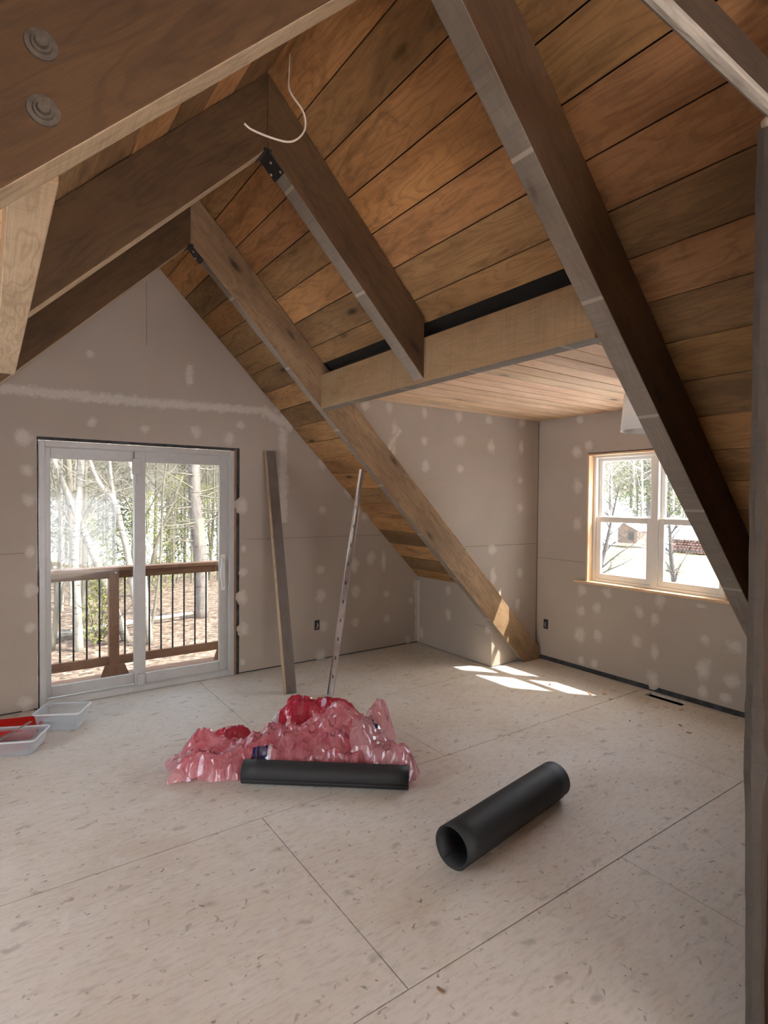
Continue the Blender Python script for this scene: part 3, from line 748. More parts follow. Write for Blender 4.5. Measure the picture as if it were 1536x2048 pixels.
# ------------------------------------------------------------------ outlet boxes
def outlet(c, n, s, label):
    c = V(c); n = V(n); s = V(s); e = empty('outlet_box', c, label, 'electrical box')
    mb = MB(); w, h, t = .027, .048, .003
    def bx(a0, a1, b0, b1, d0, d1):
        q = [c + s * a0 + V((0, 0, b0)) + n * d0, c + s * a1 + V((0, 0, b0)) + n * d0, c + s * a1 + V((0, 0, b1)) + n * d0, c + s * a0 + V((0, 0, b1)) + n * d0]; mb.prism(q, n * (d1 - d0))
    bx(-w, w, -h, h, .0005, .0015); bx(-w, -w + t, -h, h, .0015, .004); bx(w - t, w, -h, h, .0015, .004); bx(-w, w, h - t, h, .0015, .004); bx(-w, w, -h, -h + t, .0015, .004)
    child(mb, 'box', m_clip, e)
    mb = MB(); mb.tube([c + n * .002, c + n * .015 + s * .006 + V((0, 0, -.01)), c + n * .01 - s * .004 + V((0, 0, -.025)), c + n * .003 - s * .01 + V((0, 0, -.03))], .004, 6)
    mb.tube([c + n * .002 + V((0, 0, .02)), c + n * .014 + s * .002 + V((0, 0, .01)), c + n * .008 + s * .01], .003, 6)
    child(mb, 'wire_stub', m_copper, e)
outlet((1.592, 0, .352), (0, -1, 0), (1, 0, 0), 'dark open outlet box low on the gable wall behind the leaning boards')
outlet((FX, -1.269, .366), (-1, 0, 0), (0, 1, 0), 'dark open outlet box low on the wall in the dormer corner')

# ------------------------------------------------------------------ ceiling cable, lamp
mb = MB()
P = [V(p) for p in ((.02, -2.62, 3.585), (-.03, -2.72, 3.42), (-.055, -2.78, 3.30), (.0, -2.79, 3.235), (.018, -2.781, 3.19), (.005, -2.781, 3.145), (-.03, -2.781, 3.105), (-.07, -2.781, 3.085), (-.12, -2.781, 3.078), (-.18, -2.781, 3.076), (-.225, -2.781, 3.079), (-.25, -2.781, 3.09))]
def smooth(P, n=5):
    o = []
    for i in range(len(P) - 1):
        p0, p1, p2, p3 = P[max(i - 1, 0)], P[i], P[i + 1], P[min(i + 2, len(P) - 1)]
        for k in range(n):
            t = k / n; o.append(.5 * ((2 * p1) + (p2 - p0) * t + (2 * p0 - 5 * p1 + 4 * p2 - p3) * t * t + (3 * p1 - p0 - 3 * p2 + p3) * t ** 3))
    o.append(P[-1]); return o
mb.tube(smooth(P), .0042, 8)
tag(mb.build('electrical_cable', m_cable), 'loose cream electrical cable curling down from the ridge of the roof', 'cable')

def lamp():
    c = V((2.46, -2.925, 2.075)); e = empty('pendant_lamp', (c.x, c.y, DZ), 'white drum lampshade near the dormer ceiling, half hidden by the rafter', 'lamp')
    mb = MB(); n = 40; out = [(.178, 0), (.158, .24)]; inn = [(.155, .24), (.175, 0)]
    prof = out + inn; rings = [[mb.bm.verts.new(c + V((r * math.cos(6.2832 * k / n), r * math.sin(6.2832 * k / n), z))) for k in range(n)] for r, z in prof]
    for i in range(4):
        for k in range(n):
            f = mb.bm.faces.new((rings[i][k], rings[i][(k + 1) % n], rings[(i + 1) % 4][(k + 1) % n], rings[(i + 1) % 4][k])); f.smooth = True
    child(mb, 'lamp_shade', m_shade, e)
    mb = MB(); mb.tube([c + V((0, 0, .12)), c + V((0, 0, DZ - c.z - .02))], .012, 10); mb.tube([(c.x, c.y, DZ - .025), (c.x, c.y, DZ)], .06, 20)
    for k in range(3):
        a = 2.094 * k; mb.tube([c + V((0, 0, .22)), c + V((.157 * math.cos(a), .157 * math.sin(a), .23))], .003, 6)
    child(mb, 'lamp_stem', m_vinylw, e)
    mb = MB(); mb.tube([c + V((0, 0, .125)), c + V((0, 0, .11)), c + V((0, 0, .07)), c + V((0, 0, .045)), c + V((0, 0, .035))], [.013, .02, .03, .02, .005], 14); child(mb, 'bulb', m_shade, e)
lamp()

# ------------------------------------------------------------------ leaning boards
def leaning():
    # dark box-edged board against the gable wall
    b0 = V((.955, -.735, .004)); t0 = V((1.065, -.052, 2.045)); d = (t0 - b0)
    side_ = V((.93, -.36, 0)).normalized(); t = d.normalized(); side_ = (side_ - t * side_.dot(t)).normalized(); nrm = t.cross(side_).normalized()
    if nrm.y > 0: nrm = -nrm
    W, T = .092, .034
    def lprism(mb, a0, a1, n0, n1, tint=None, dd=None):
        q = [b0 + side_ * a0 + nrm * n0, b0 + side_ * a1 + nrm * n0, b0 + side_ * a1 + nrm * n1, b0 + side_ * a0 + nrm * n1]; mb.prism(q, dd or d, d, tint)
    e = empty('leaning_board', b0, 'dark brown board with a pale edge leaning against the gable wall', 'board')
    mb = MB(); lprism(mb, -W / 2 + .008, W / 2, -T / 2, T / 2); child(mb, 'face', m_plank, e, .002)
    mb = MB(); lprism(mb, -W / 2 - .012, -W / 2 + .008, -T / 2, T / 2 + .002); o = child(mb, 'edge_strip', m_lum, e, .002); o['label'] = 'pale side edge'
    # slotted steel angle against the rafter
    b0 = V((1.20, -.962, .003)); t0 = V((1.395, -1.092, 1.852)); d = t0 - b0; n = 1
    e = empty('steel_angle', b0, 'slim shiny slotted metal strip leaning up against the long rafter', 'metal strip')
    mb = MB(); N = 24; t = d.normalized(); prev = None; fsall = []
    L = .052
    for i in range(N + 1):
        f = i / N; tw = math.radians(-22 + 92 * f ** .9)
        s_ = V((.82, -.57, 0)); s_ = (s_ - t * s_.dot(t)).normalized(); q_ = t.cross(s_)
        a = s_ * math.cos(tw) + q_ * math.sin(tw); b = t.cross(a)
        if b.y > 0: b = -b
        p = b0 + d * f
        ring = [mb.bm.verts.new(v) for v in (p - a * .026 + b * .018, p - a * .026, p + a * .026, p + a * .026 + b * .018, p + a * .0235 + b * .018, p + a * .0235 + b * .0025, p - a * .0235 + b * .0025, p - a * .0235 + b * .018)]
        if prev:
            for k in range(8): fsall.append(mb.bm.faces.new((prev[k], prev[(k + 1) % 8], ring[(k + 1) % 8], ring[k])))
        else: fsall.append(mb.bm.faces.new(ring[::-1]))
        prev = ring
    fsall.append(mb.bm.faces.new(prev)); bmesh.ops.recalc_face_normals(mb.bm, faces=fsall); mb.finish_faces(fsall, d)
    child(mb, 'channel', m_galv, e)
    for i in range(1, 12):
        mb = MB(); f = i / 12; tw = math.radians(-22 + 92 * f ** .9); s_ = V((.82, -.57, 0)); s_ = (s_ - t * s_.dot(t)).normalized(); q_ = t.cross(s_)
        a = s_ * math.cos(tw) + q_ * math.sin(tw); b = t.cross(a)
        if b.y > 0: b = -b
        p = b0 + d * f + b * .0028
        mb.prism([p - a * .004 - t * .014, p + a * .004 - t * .014, p + a * .004 + t * .014, p - a * .004 + t * .014], b * .0006)
        o = child(mb, 'slot', m_void, e)
leaning()

# ------------------------------------------------------------------ rolls of black felt
def roll(P0, P1, r, label, squash=1.0, turns=2.2):
    P0, P1 = V(P0), V(P1); mb = MB(); ax = (P1 - P0); t = ax.normalized(); s = t.cross(V((0, 0, 1))).normalized(); up = V((0, 0, 1))
    N = 110; th = .003; NL = 10
    out, inn = [], []
    def pt(rad, a, f):
        wob = 1 + .02 * noise.noise(V((math.cos(a) * 1.5, math.sin(a) * 1.5, f * 3 + P0.x)))
        x = math.cos(a) * rad * wob; z = math.sin(a) * rad * squash * wob
        return P0 + ax * f + s * x + up * (r * squash + z)
    rows_o, rows_i = [], []
    for j in range(NL + 1):
        f = j / NL; ro, ri = [], []
        for i in range(N + 1):
            a = -2.2 + 6.2832 * turns * i / N; rad = r - .0045 * (1 - i / N) * turns
            ro.append(mb.bm.verts.new(pt(rad, a, f))); ri.append(mb.bm.verts.new(pt(rad - th, a, f)))
        rows_o.append(ro); rows_i.append(ri)
    fs = []
    for j in range(NL):
        for i in range(N):
            fs.append(mb.bm.faces.new((rows_o[j][i], rows_o[j][i + 1], rows_o[j + 1][i + 1], rows_o[j + 1][i])))
            fs.append(mb.bm.faces.new((rows_i[j][i + 1], rows_i[j][i], rows_i[j + 1][i], rows_i[j + 1][i + 1])))
    for f in fs: f.smooth = True
    for j in (0, NL):
        for i in range(N): fs.append(mb.bm.faces.new((rows_o[j][i], rows_i[j][i], rows_i[j][i + 1], rows_o[j][i + 1])))
    for i in (0, N):
        for j in range(NL): fs.append(mb.bm.faces.new((rows_o[j][i], rows_o[j + 1][i], rows_i[j + 1][i], rows_i[j][i])))
    bmesh.ops.recalc_face_normals(mb.bm, faces=fs)
    o = mb.build('underlay_roll', m_felt); tag(o, label, 'roll'); return o
roll((.56, -3.148, 0), (1.431, -3.01, 0), .095, 'black roll lying alone on the floor with its open end facing left')
roll((.091, -1.915, 0), (.822, -2.499, 0), .067, 'black roll lying along the front of the pink plastic', .96, 3.3)

# ------------------------------------------------------------------ crumpled pink insulation wrap
FW = V((.575, .818, 0)); RT = V((.818, -.575, 0)); CAMXY = V((-1.089, -4.953, 0))
def at(px, py, h=0.):   # helper used while modelling: floor frame u (to the right), v (away)
    return V((0, 0, 0))
bag_root = V((.45, -1.95, 0))
bag = empty('plastic_wrap', bag_root, 'crumpled heap of pink printed plastic wrap behind the black roll', 'plastic wrap')
def crumple(name, mat, outline, hf, seed, res=.0165, amp=.03, base=.004, lab=None):
    """outline: polygon in the (u, v) floor frame about bag_root; hf(u, v, e): height, e = 0 at the edge..1 inside"""
    mb = MB()
    us = [p[0] for p in outline]; vs_ = [p[1] for p in outline]
    def edge(u, v):
        ins = False; dm = 9; n = len(outline)
        for i in range(n):
            (x0, y0), (x1, y1) = outline[i], outline[(i + 1) % n]
            if (y0 > v) != (y1 > v) and u < (x1 - x0) * (v - y0) / (y1 - y0) + x0: ins = not ins
            t = max(0, min(1, ((u - x0) * (x1 - x0) + (v - y0) * (y1 - y0)) / ((x1 - x0) ** 2 + (y1 - y0) ** 2)))
            dm = min(dm, math.hypot(u - x0 - t * (x1 - x0), v - y0 - t * (y1 - y0)))
        return dm if ins else -dm
    nu = int((max(us) - min(us)) / res) + 1; nv = int((max(vs_) - min(vs_)) / res) + 1
    vert = {}
    def crease(u, v):
        th = seed * .7 + 1.2 * noise.noise(V((u * 2.2, v * 2.2, seed))); ca, sa = math.cos(th), math.sin(th)
        q = V(((u * ca + v * sa) * 3.4 + seed, (v * ca - u * sa) * 9.5, seed * 1.7)); q += noise.noise_vector(q * .6) * .5
        d = noise.voronoi(q)[0]; a = (d[1] - d[0])
        q2 = V(((u * sa + v * ca) * 8, (v * sa - u * ca) * 20 + seed, 3.)); q2 += noise.noise_vector(q2 * .5) * .6; d2 = noise.voronoi(q2)[0]
        q3 = V((u * 26, v * 30 + seed, 7.)); d3 = noise.voronoi(q3)[0]
        return (1 - min(1, a * 1.5)) * 1.0 + (1 - min(1, (d2[1] - d2[0]) * 1.5)) * .6 + (1 - min(1, (d3[1] - d3[0]) * 1.3)) * .12 - .6
    for i in range(nu + 1):
        for j in range(nv + 1):
            u = min(us) + i * res; v = min(vs_) + j * res
            w1 = noise.noise_vector(V((u * 11, v * 11, seed))) * .010
            e = edge(u + w1.x, v + w1.y)
            if e < -res * .9: continue
            if e < 0:      # pull the rim onto the outline
                gx = (edge(u + w1.x + .003, v + w1.y) - e) / .003; gy = (edge(u + w1.x, v + w1.y + .003) - e) / .003; g_ = math.hypot(gx, gy) or 1
                u -= e * gx / g_; v -= e * gy / g_; e = 0
            k = max(0, min(1, e / .07))
            h = hf(u, v, k)
            z = base + h * (1 - (1 - k) ** 2.2) + crease(u, v) * amp * (.35 + .65 * k)
            nv_ = noise.noise_vector(V((u * 20, v * 20, seed + 4))) * .016
            p = bag_root + RT * (u + nv_.x) + FW * (v + nv_.y); p.z = max(base, z)
            vert[i, j] = mb.bm.verts.new(p)
    fs = []
    for (i, j) in list(vert):
        q = [vert.get(k) for k in ((i, j), (i + 1, j), (i + 1, j + 1), (i, j + 1))]
        if all(q):
            if random.Random(i * 7 + j * 13).random() < .5: fs.append(mb.bm.faces.new((q[0], q[1], q[2]))); fs.append(mb.bm.faces.new((q[0], q[2], q[3])))
            else: fs.append(mb.bm.faces.new((q[0], q[1], q[3]))); fs.append(mb.bm.faces.new((q[1], q[2], q[3])))
    for v in [v for v in mb.bm.verts if not v.link_faces]: mb.bm.verts.remove(v)
    mb.finish_faces(fs, None, smooth=False)
    for f in fs:
        for l in f.loops:
            c = l.vert.co - bag_root; l[mb.uv].uv = (c.dot(RT), c.dot(FW))
    o = child(mb, name, mat, bag)
    if lab: o['label'] = lab
    return o
def bump(u, v, cu, cv, ru, rv): 
    d = ((u - cu) / ru) ** 2 + ((v - cv) / rv) ** 2
    return math.exp(-d)
# layers, (u, v) about bag_root
crumple('inner_film', m_bag2, [(-.42, .02), (-.30, .22), (-.12, .42), (.12, .48), (.36, .42), (.5, .28), (.62, .06), (.66, -.12), (.3, -.14), (-.2, -.14)],
        lambda u, v, k: .08 + .21 * bump(u, v, -.12, .33, .26, .15) + .19 * bump(u, v, .2, .26, .16, .14), 3, amp=.03, lab='deeper red inner layer')
crumple('outer_film', m_bag, [(-.72, -.18), (-.74, .0), (-.66, .12), (-.52, .10), (-.38, .10), (-.2, .26), (-.06, .17), (.1, .16), (.26, .34), (.40, .22), (.46, .0), (.36, -.17), (.1, -.15), (-.2, -.15), (-.46, -.2)],
        lambda u, v, k: .09 + .11 * bump(u, v, -.1, .1, .34, .12) + .19 * bump(u, v, .24, .16, .17, .17) + .09 * bump(u, v, -.62, .02, .1, .1), 11, amp=.042)
crumple('right_film', m_bag3, [(.2, .05), (.28, .28), (.44, .22), (.58, .08), (.69, -.06), (.67, -.2), (.58, -.2), (.40, -.13), (.26, -.1)],
        lambda u, v, k: .09 + .15 * bump(u, v, .33, .08, .16, .16) + .06 * bump(u, v, .6, -.12, .1, .1), 23, amp=.045, lab='paler pink layer with glossy folds')
crumple('rear_tail', m_bag3, [(.28, .26), (.40, .48), (.52, .52), (.57, .38), (.50, .22), (.36, .16)],
        lambda u, v, k: .06 + .20 * bump(u, v, .46, .36, .13, .15), 31, amp=.035)
crumple('left_tail', m_bag3, [(-.84, .02), (-.74, .10), (-.64, .16), (-.56, .04), (-.60, -.2), (-.74, -.24), (-.76, -.1)],
        lambda u, v, k: .05 + .06 * bump(u, v, -.66, .03, .07, .1), 37, amp=.032)
crumple('back_roll_film', m_bag2, [(-.68, .24), (-.64, .36), (-.42, .44), (-.36, .30), (-.5, .22)],
        lambda u, v, k: .10, 41, amp=.012)

# ------------------------------------------------------------------ plastic tubs
def tub(name, c, L, W, H, rot, mat, label, cat, rimmat=None, taper=.86, fill=None):
    e = empty(name, c, label, cat); c = V(c)
    def ring(l, w, z, r=.03, n=6):
        o = []
        for (sx, sy, a0) in ((1, 1, 0), (-1, 1, 90), (-1, -1, 180), (1, -1, 270)):
            for k in range(n + 1):
                a = math.radians(a0 + 90 * k / n); x = sx * (l / 2 - r) + r * math.cos(a); y = sy * (w / 2 - r) + r * math.sin(a)
                o.append(V((x * math.cos(rot) - y * math.sin(rot), x * math.sin(rot) + y * math.cos(rot), z)) + c)
        return o
    def loft(rs, mat_, nm, closed_bottom=True):
        mb = MB(); vr = [[mb.bm.verts.new(p) for p in r] for r in rs]; n = len(vr[0]); fs = []
        for i in range(len(vr) - 1):
            for k in range(n): f = mb.bm.faces.new((vr[i][k], vr[i][(k + 1) % n], vr[i + 1][(k + 1) % n], vr[i + 1][k])); f.smooth = True; fs.append(f)
        if closed_bottom: mb.bm.faces.new(vr[0]); mb.bm.faces.new(vr[-1][::-1])
        bmesh.ops.recalc_face_normals(mb.bm, faces=mb.bm.faces[:]); return child(mb, nm, mat_, e)
    th = .003; lt, wt = L * taper, W * taper
    loft([ring(lt, wt, .002), ring(lt + (L - lt) * .15, wt + (W - wt) * .15, .012), ring(L, W, H), ring(L - 2 * th, W - 2 * th, H), ring(lt - th, wt - th, .005 + .006), ring(lt - .02, wt - .02, .006)], mat, 'tub_body')
    loft([ring(L, W, H - .010), ring(L + .016, W + .016, H - .008), ring(L + .018, W + .018, H), ring(L - .004, W - .004, H + .002), ring(L - .004, W - .004, H - .006), ring(L, W, H - .010)], rimmat or mat, 'rim', False)
    return e
tub('storage_container', (-.665, -.445, 0), .30, .22, .125, math.radians(-28), m_tub, 'clear empty plastic container by the sliding door corner', 'container', m_rim)
t2 = tub('food_container', (-.965, -.70, 0), .34, .25, .10, math.radians(-25), m_tub, 'clear plastic container with a metal bar across it at the left edge', 'container', m_rim)
tub('red_tray', (-1.02, -.43, 0), .46, .24, .075, math.radians(-15), m_red, 'red plastic tray behind the clear container at the left edge', 'tray', m_red)
mb = MB(); mb.bar((-1.06, -.80, .105), (-.86, -.60, .125), .016, .004); o = mb.build('metal_bar', m_steel2 if 'm_steel2' in globals() else m_galv); tag(o, 'thin pale metal bar lying across the clear container', 'metal bar')
mb = MB(); mb.box(-1.04, -.90, -.76, -.66, .012, .03); o = child(mb, 'tray_insert', m_red, t2); 
# ------------------------------------------------------------------ scraps on the floor
def chip(x, y, l, w, rot, mat, label, name='wood_chip', group='wood scraps by the dormer wall'):
    mb = MB(); n = 6; pts = []
    for k in range(n):
        a = 6.2832 * k / n; pts.append(V((x + math.cos(rot) * l * math.cos(a) * U(.7, 1) - math.sin(rot) * w * math.sin(a) * U(.7, 1), y + math.sin(rot) * l * math.cos(a) * U(.7, 1) + math.cos(rot) * w * math.sin(a) * U(.7, 1), .0012)))
    mb.prism(pts, (0, 0, .004), (1, 0, 0)); o = mb.build(name, mat); tag(o, label, 'wood scrap' if 'chip' in name else 'debris', group)
chipm = [m_cedar, m_lum, m_jamb]
for (x, y, l, w, r_, k) in ((2.93, -1.79, .035, .012, .5, 0), (3.02, -2.13, .04, .014, .9, 0), (3.05, -2.30, .025, .015, .2, 2), (3.13, -2.19, .035, .02, .6, 2), (2.98, -2.9, .02, .008, 1.2, 0), (2.92, -2.95, .02, .006, .3, 2), (3.3, -2.74, .04, .012, .1, 2), (2.75, -2.65, .015, .006, .4, 0), (3.25, -2.65, .03, .014, 1.5, 2), (2.9, -3.0, .02, .007, 2., 0), (3.35, -1.45, .02, .006, 0, 2)):
    chip(x, y, l, w, r_, chipm[k], 'small wood scrap on the plywood near the dormer wall')
o = chip(.118, -3.585, .022, .007, 1.75, m_cedar, 'dark brown curled scrap on the near floor at bottom centre', 'curled_scrap', None)

# ------------------------------------------------------------------ DECK
def deck():
    DY, dz = 1.2, -.17
    mb = MB(); x = -2.6
    yy = .16
    while yy < 1.27:
        mb.box(-2.6, 3.2, yy, min(yy + .135, 1.28), dz - .04, dz, g=(1, 0, 0)); yy += .14
    mb.box(-2.6, 3.2, 1.25, 1.29, dz - .28, dz - .01, g=(1, 0, 0))
    o = mb.build('deck_platform', m_cedar); tag(o, 'wooden balcony deck floor outside the sliding door', 'deck')
    e = empty('deck_railing', (.0, DY, dz), 'brown wooden deck railing with thin black balusters outside the sliding door', 'railing')
    mb = MB(); mb.box(-2.6, 3.2, DY - .06, DY + .08, .875, .912, g=(1, 0, 0)); o = child(mb, 'top_rail', m_cedar, e, .004); 
    mb = MB(); mb.box(-2.6, 3.2, DY - .02, DY + .02, .80, .875, g=(1, 0, 0)); child(mb, 'sub_rail', m_cedar, e, .003)
    mb = MB(); mb.box(-2.6, 3.2, DY - .02, DY + .02, -.068, .02, g=(1, 0, 0)); child(mb, 'bottom_rail', m_cedar, e, .003)
    for px in (-1.75, -.062, 1.06, 2.4):
        mb = MB(); mb.box(px - .046, px + .046, DY - .046, DY + .046, dz, .875, g=(0, 0, 1)); pst = child(mb, 'post', m_cedar, e, .004)
        mb = MB(); mb.prism([(px - .125, DY - .05, dz), (px + .135, DY - .05, dz), (px + .095, DY - .05, -.06), (px - .085, DY - .05, -.06)], (0, .02, 0), (0, 0, 1)); child(mb, 'base_skirt', m_cedar, pst)
    xs = [-.53 + .1155 * k for k in range(-12, 0)] + [-.53, -.416, -.301, -.188, .044, .163, .278, .395, .512, .63, .746, .866] + [1.2 + .1155 * k for k in range(8)]
    for x in xs:
        mb = MB(); mb.tube([(x, DY, -.0), (x, DY, .82)], .0085, 6); child(mb, 'baluster', m_black, e)
    mb = MB(); mb.tube([(-.068 + .02, DY - .05, .86), (-.048, DY - .058, .86)], .01, 8); child(mb, 'bolt_head', m_vinylw, e)
deck()

# ------------------------------------------------------------------ OUTSIDE: ground
GZ = -2.7
def gz(x, y):
    d = math.hypot(x, y); z = GZ + .12 * noise.noise(V((x * .12, y * .12, 0)))
    if d > 30: z += .045 * (min(d, 85) - 30)
    if d > 85: z += .32 * (min(d, 150) - 85)
    return z
def ground():
    mb = MB(); rad = [0, 3, 5, 7, 9, 11, 13, 16, 19, 23, 27, 32, 37, 43, 50, 58, 66, 76, 85, 92, 100, 112, 130, 150, 210]; n = 96; rings = []
    for r_ in rad: rings.append([mb.bm.verts.new((r_ * math.cos(6.2832 * k / n), r_ * math.sin(6.2832 * k / n), gz(r_ * math.cos(6.2832 * k / n), r_ * math.sin(6.2832 * k / n)))) for k in range(n)] if r_ else [mb.bm.verts.new((0, 0, GZ))])
    for i in range(len(rad) - 1):
        for k in range(n):
            if i == 0: f = mb.bm.faces.new((rings[0][0], rings[1][k], rings[1][(k + 1) % n]))
            else: f = mb.bm.faces.new((rings[i][k], rings[i + 1][k], rings[i + 1][(k + 1) % n], rings[i][(k + 1) % n]))
            f.smooth = True
    struct(mb, 'ground', m_ground)
    mb = MB()   # lower storey so that the room stands on something
    mb.box(-3.6, 3.6, BY, .14, GZ - .2, -.06); struct(mb, 'wall_lower_storey', m_cedar)
ground()

# ------------------------------------------------------------------ OUTSIDE: trees
def limb(mb, p, d, L, r, lev, sub, n=5, bend=.25, mi=0):
    pts = [p.copy()]; rs = [r]; seg = max(3, int(L / .5)) if lev == 0 else (4 if lev == 1 else 3); dd = d.normalized()
    for i in range(seg):
        dd = (dd + V((U(-1, 1), U(-1, 1), U(-.6, 1))) * bend * (1. / seg) * 2).normalized()
        pts.append(pts[-1] + dd * L / seg); rs.append(max(.0035, r * (1 - .85 * (i + 1) / seg)))
    mb.tube(pts, rs, n if lev == 0 else (4 if lev == 1 else 3), cap=False, mi=mi)
    if lev < len(sub):
        for k in range(sub[lev]):
            f = U(.15 if lev else .2, .98); i = min(int(f * seg), seg - 1); q = pts[i].lerp(pts[i + 1], f * seg - i)
            t = (pts[i + 1] - pts[i]).normalized(); o = t.orthogonal().normalized(); o.rotate(Matrix.Rotation(U(0, 6.283), 3, t))
            nd = (t * U(.3, .8) + o * U(.7, 1.1) + V((0, 0, U(-.1, .3)))).normalized()
            limb(mb, q, nd, L * U(.16, .36) if lev == 0 else L * U(.3, .55), max(.004, rs[i] * U(.25, .5)), lev + 1, sub, n, .5, mi)
def bare_mesh(h, r, sub, seed, lean=0):
    random.seed(seed); mb = MB(); limb(mb, V((0, 0, -.2)), V((lean, lean * .3, 1)), h, r, 0, sub, 6, .14); return mb
def conifer_mb(h, w, seed, mat_needle_idx=1):
    random.seed(seed); mb = MB(); mb.tube([(0, 0, -.2), (0, 0, h * .5), (0, 0, h)], [h * .013, h * .009, .01], 5, False)
    z = h * .06
    while z < h * .98:
        f = 1 - z / h; L = w * (f ** .8) * U(.75, 1.1) + .12
        for k in range(6):
            a = U(0, 6.283); d = V((math.cos(a), math.sin(a), U(-.35, .1))); tip = V((0, 0, z)) + d * L
            s_ = V((-math.sin(a), math.cos(a), 0))
            for q in range(9):
                g = U(.15, 1); c = V((0, 0, z)) + d * L * g + V((0, 0, -.1 * g * L)) ; sz = U(.09, .24) * (1 + L * .22); e_ = (s_ * U(-1, 1) + d * U(.1, .8) + V((0, 0, U(-.5, .4)))).normalized()
                c2 = c + e_ * sz; wv = e_.cross(V((U(-1, 1), U(-1, 1), U(-1, 1)))).normalized() * sz * .22
                f_ = mb.bm.faces.new([mb.bm.verts.new(v) for v in (c - wv, c + wv, c2)]); f_.material_index = 1
        z += h * .022 + .03
    return mb
def place(src, name, x, y, s=1, rz=0, label='', cat='tree', group=None):
    o = src.copy(); C.objects.link(o); o.name = name
    for ch in src.children: c = ch.copy(); C.objects.link(c); c.parent = o
    o.location = (x, y, gz(x, y)); o.scale = (s, s, s); o.rotation_euler = (0, 0, rz); tag(o, label, cat, group); return o
protos = []
def proto(mb, name, mats): 
    me = D.meshes.new(name); mb.bm.to_mesh(me); mb.bm.free()
    for m in mats: me.materials.append(m)
    return me
bares = [proto(bare_mesh(11 + k, .075 + .015 * (k % 3), (16, 8, 4), 50 + k, .04 * (k % 3 - 1)), 'bare_tree', [(m_twig, m_bark, m_twig, m_birch)[k % 4]]) for k in range(5)]
conis = [proto(conifer_mb(9 + 2 * k, 2.0 + .3 * k, 80 + k), 'evergreen', [m_bark, (m_needle, m_needle, m_needle2)[k]]) for k in range(3)]
def inst(me, name, x, y, s, rz, label, cat, group, z=None):
    o = D.objects.new(name, me); C.objects.link(o); o.location = (x, y, gz(x, y) if z is None else z); o.scale = (s, s, s); o.rotation_euler = (0, 0, rz)
    tag(o, label, cat, group); return o
random.seed(99)
def cone_xy(lo, hi, dmin, dmax, door=True):
    d = U(dmin, dmax); k = U(lo, hi)
    return (-1.09 + k * (d + 4.95), d) if door else (d, -4.95 + k * (d + 1.09))
for i in range(64):
    x, y = cone_xy(.04, .42, 15, 60); inst(bares[i % 5], 'bare_tree', x, y, U(.7, 1.25), U(0, 6.28), 'leafless tree in the woods beyond the deck', 'tree', 'leafless trees beyond the deck')
for i in range(26):
    x, y = cone_xy(.03, .42, 30, 66); inst(conis[i % 3], 'evergreen_tree', x, y, U(.6, 1.2), U(0, 6.28), 'evergreen tree in the woods beyond the deck', 'tree', 'evergreens beyond the deck')
for i in range(40):
    x, y = cone_xy(.40, .72, 58, 90, False); inst(bares[i % 5], 'bare_tree', x, y, U(.9, 1.6), U(0, 6.28), 'leafless tree at the wood edge seen through the window', 'tree', 'leafless trees seen through the window')
for i in range(26):
    x, y = cone_xy(.40, .72, 66, 95, False); inst(conis[i % 2], 'evergreen_tree', x, y, U(.9, 1.7), U(0, 6.28), 'evergreen tree at the wood edge seen through the window', 'tree', 'evergreens seen through the window')

def hero(name, mat, lines, label, y=12.4, twigs=14, cat='tree', seed=1):
    random.seed(seed); mb = MB(); x0 = lines[0][0][0][0]
    for (pts, r0, r1) in lines:
        P_ = smooth([V((a, y + (c_ if len(q) > 2 else 0), b)) for q in pts for (a, b, *c) in [q] for c_ in [c[0] if c else 0]], 4)
        n = len(P_); mb.tube(P_, [r0 + (r1 - r0) * i / (n - 1) for i in range(n)], 10)
        for k in range(twigs):
            i = random.randrange(n // 4, n - 1); t = (P_[i + 1] - P_[i]).normalized(); o = t.orthogonal().normalized(); o.rotate(Matrix.Rotation(U(0, 6.28), 3, t))
            limb(mb, P_[i], (t * U(.2, .7) + o).normalized(), U(.7, 2.0), .016, 1, (0, 4, 3), 4, .6)
    o = mb.build(name, mat, None, 0, origin=(x0, y, GZ)); tag(o, label, cat); return o
hero('birch_tree', m_birch, [([(.96, -2.75), (.90, -1.2), (.86, .0), (.93, 1.3), (1.03, 2.6), (1.15, 5.5)], .115, .06)], 'straight pale birch trunk seen in the left pane of the door', seed=2, twigs=6)
hero('birch_tree', m_birch, [([(2.3, -2.75, .6), (1.53, -.43, .6), (1.28, .28, .6), (.86, 1.38, .6), (.45, 2.52, .6), (-.3, 5.2, .6)], .13, .06)], 'leaning birch crossing behind the straight birch trunk', seed=3, twigs=7)
hero('birch_tree', m_birch, [([(2.5, -2.75, -.3), (2.18, -.33, -.3), (1.98, .68, -.3), (1.79, 1.52, -.3), (1.475, 1.87, -.3), (1.17, 2.62, -.3), (.8, 4.6, -.3)], .10, .05), ([(1.80, 1.5, -.3), (1.753, 1.74, -.3), (1.67, 2.57, -.3), (1.6, 4.5, -.3)], .06, .04)], 'forked birch with two pale stems near the middle of the door', seed=4, twigs=7)
hero('birch_tree', m_birch, [([(2.75, -2.75, -.2), (2.55, -.5, -.2), (2.45, 1.2, -.2), (2.2, 2.6, -.2), (2.0, 5, -.2)], .10, .06), ([(2.50, .2, -.2), (2.55, 1.5, -.2), (2.4, 2.9, -.2), (2.4, 4.6, -.2)], .05, .03)], 'birch trunk just left of the door meeting stile', seed=5, twigs=7)
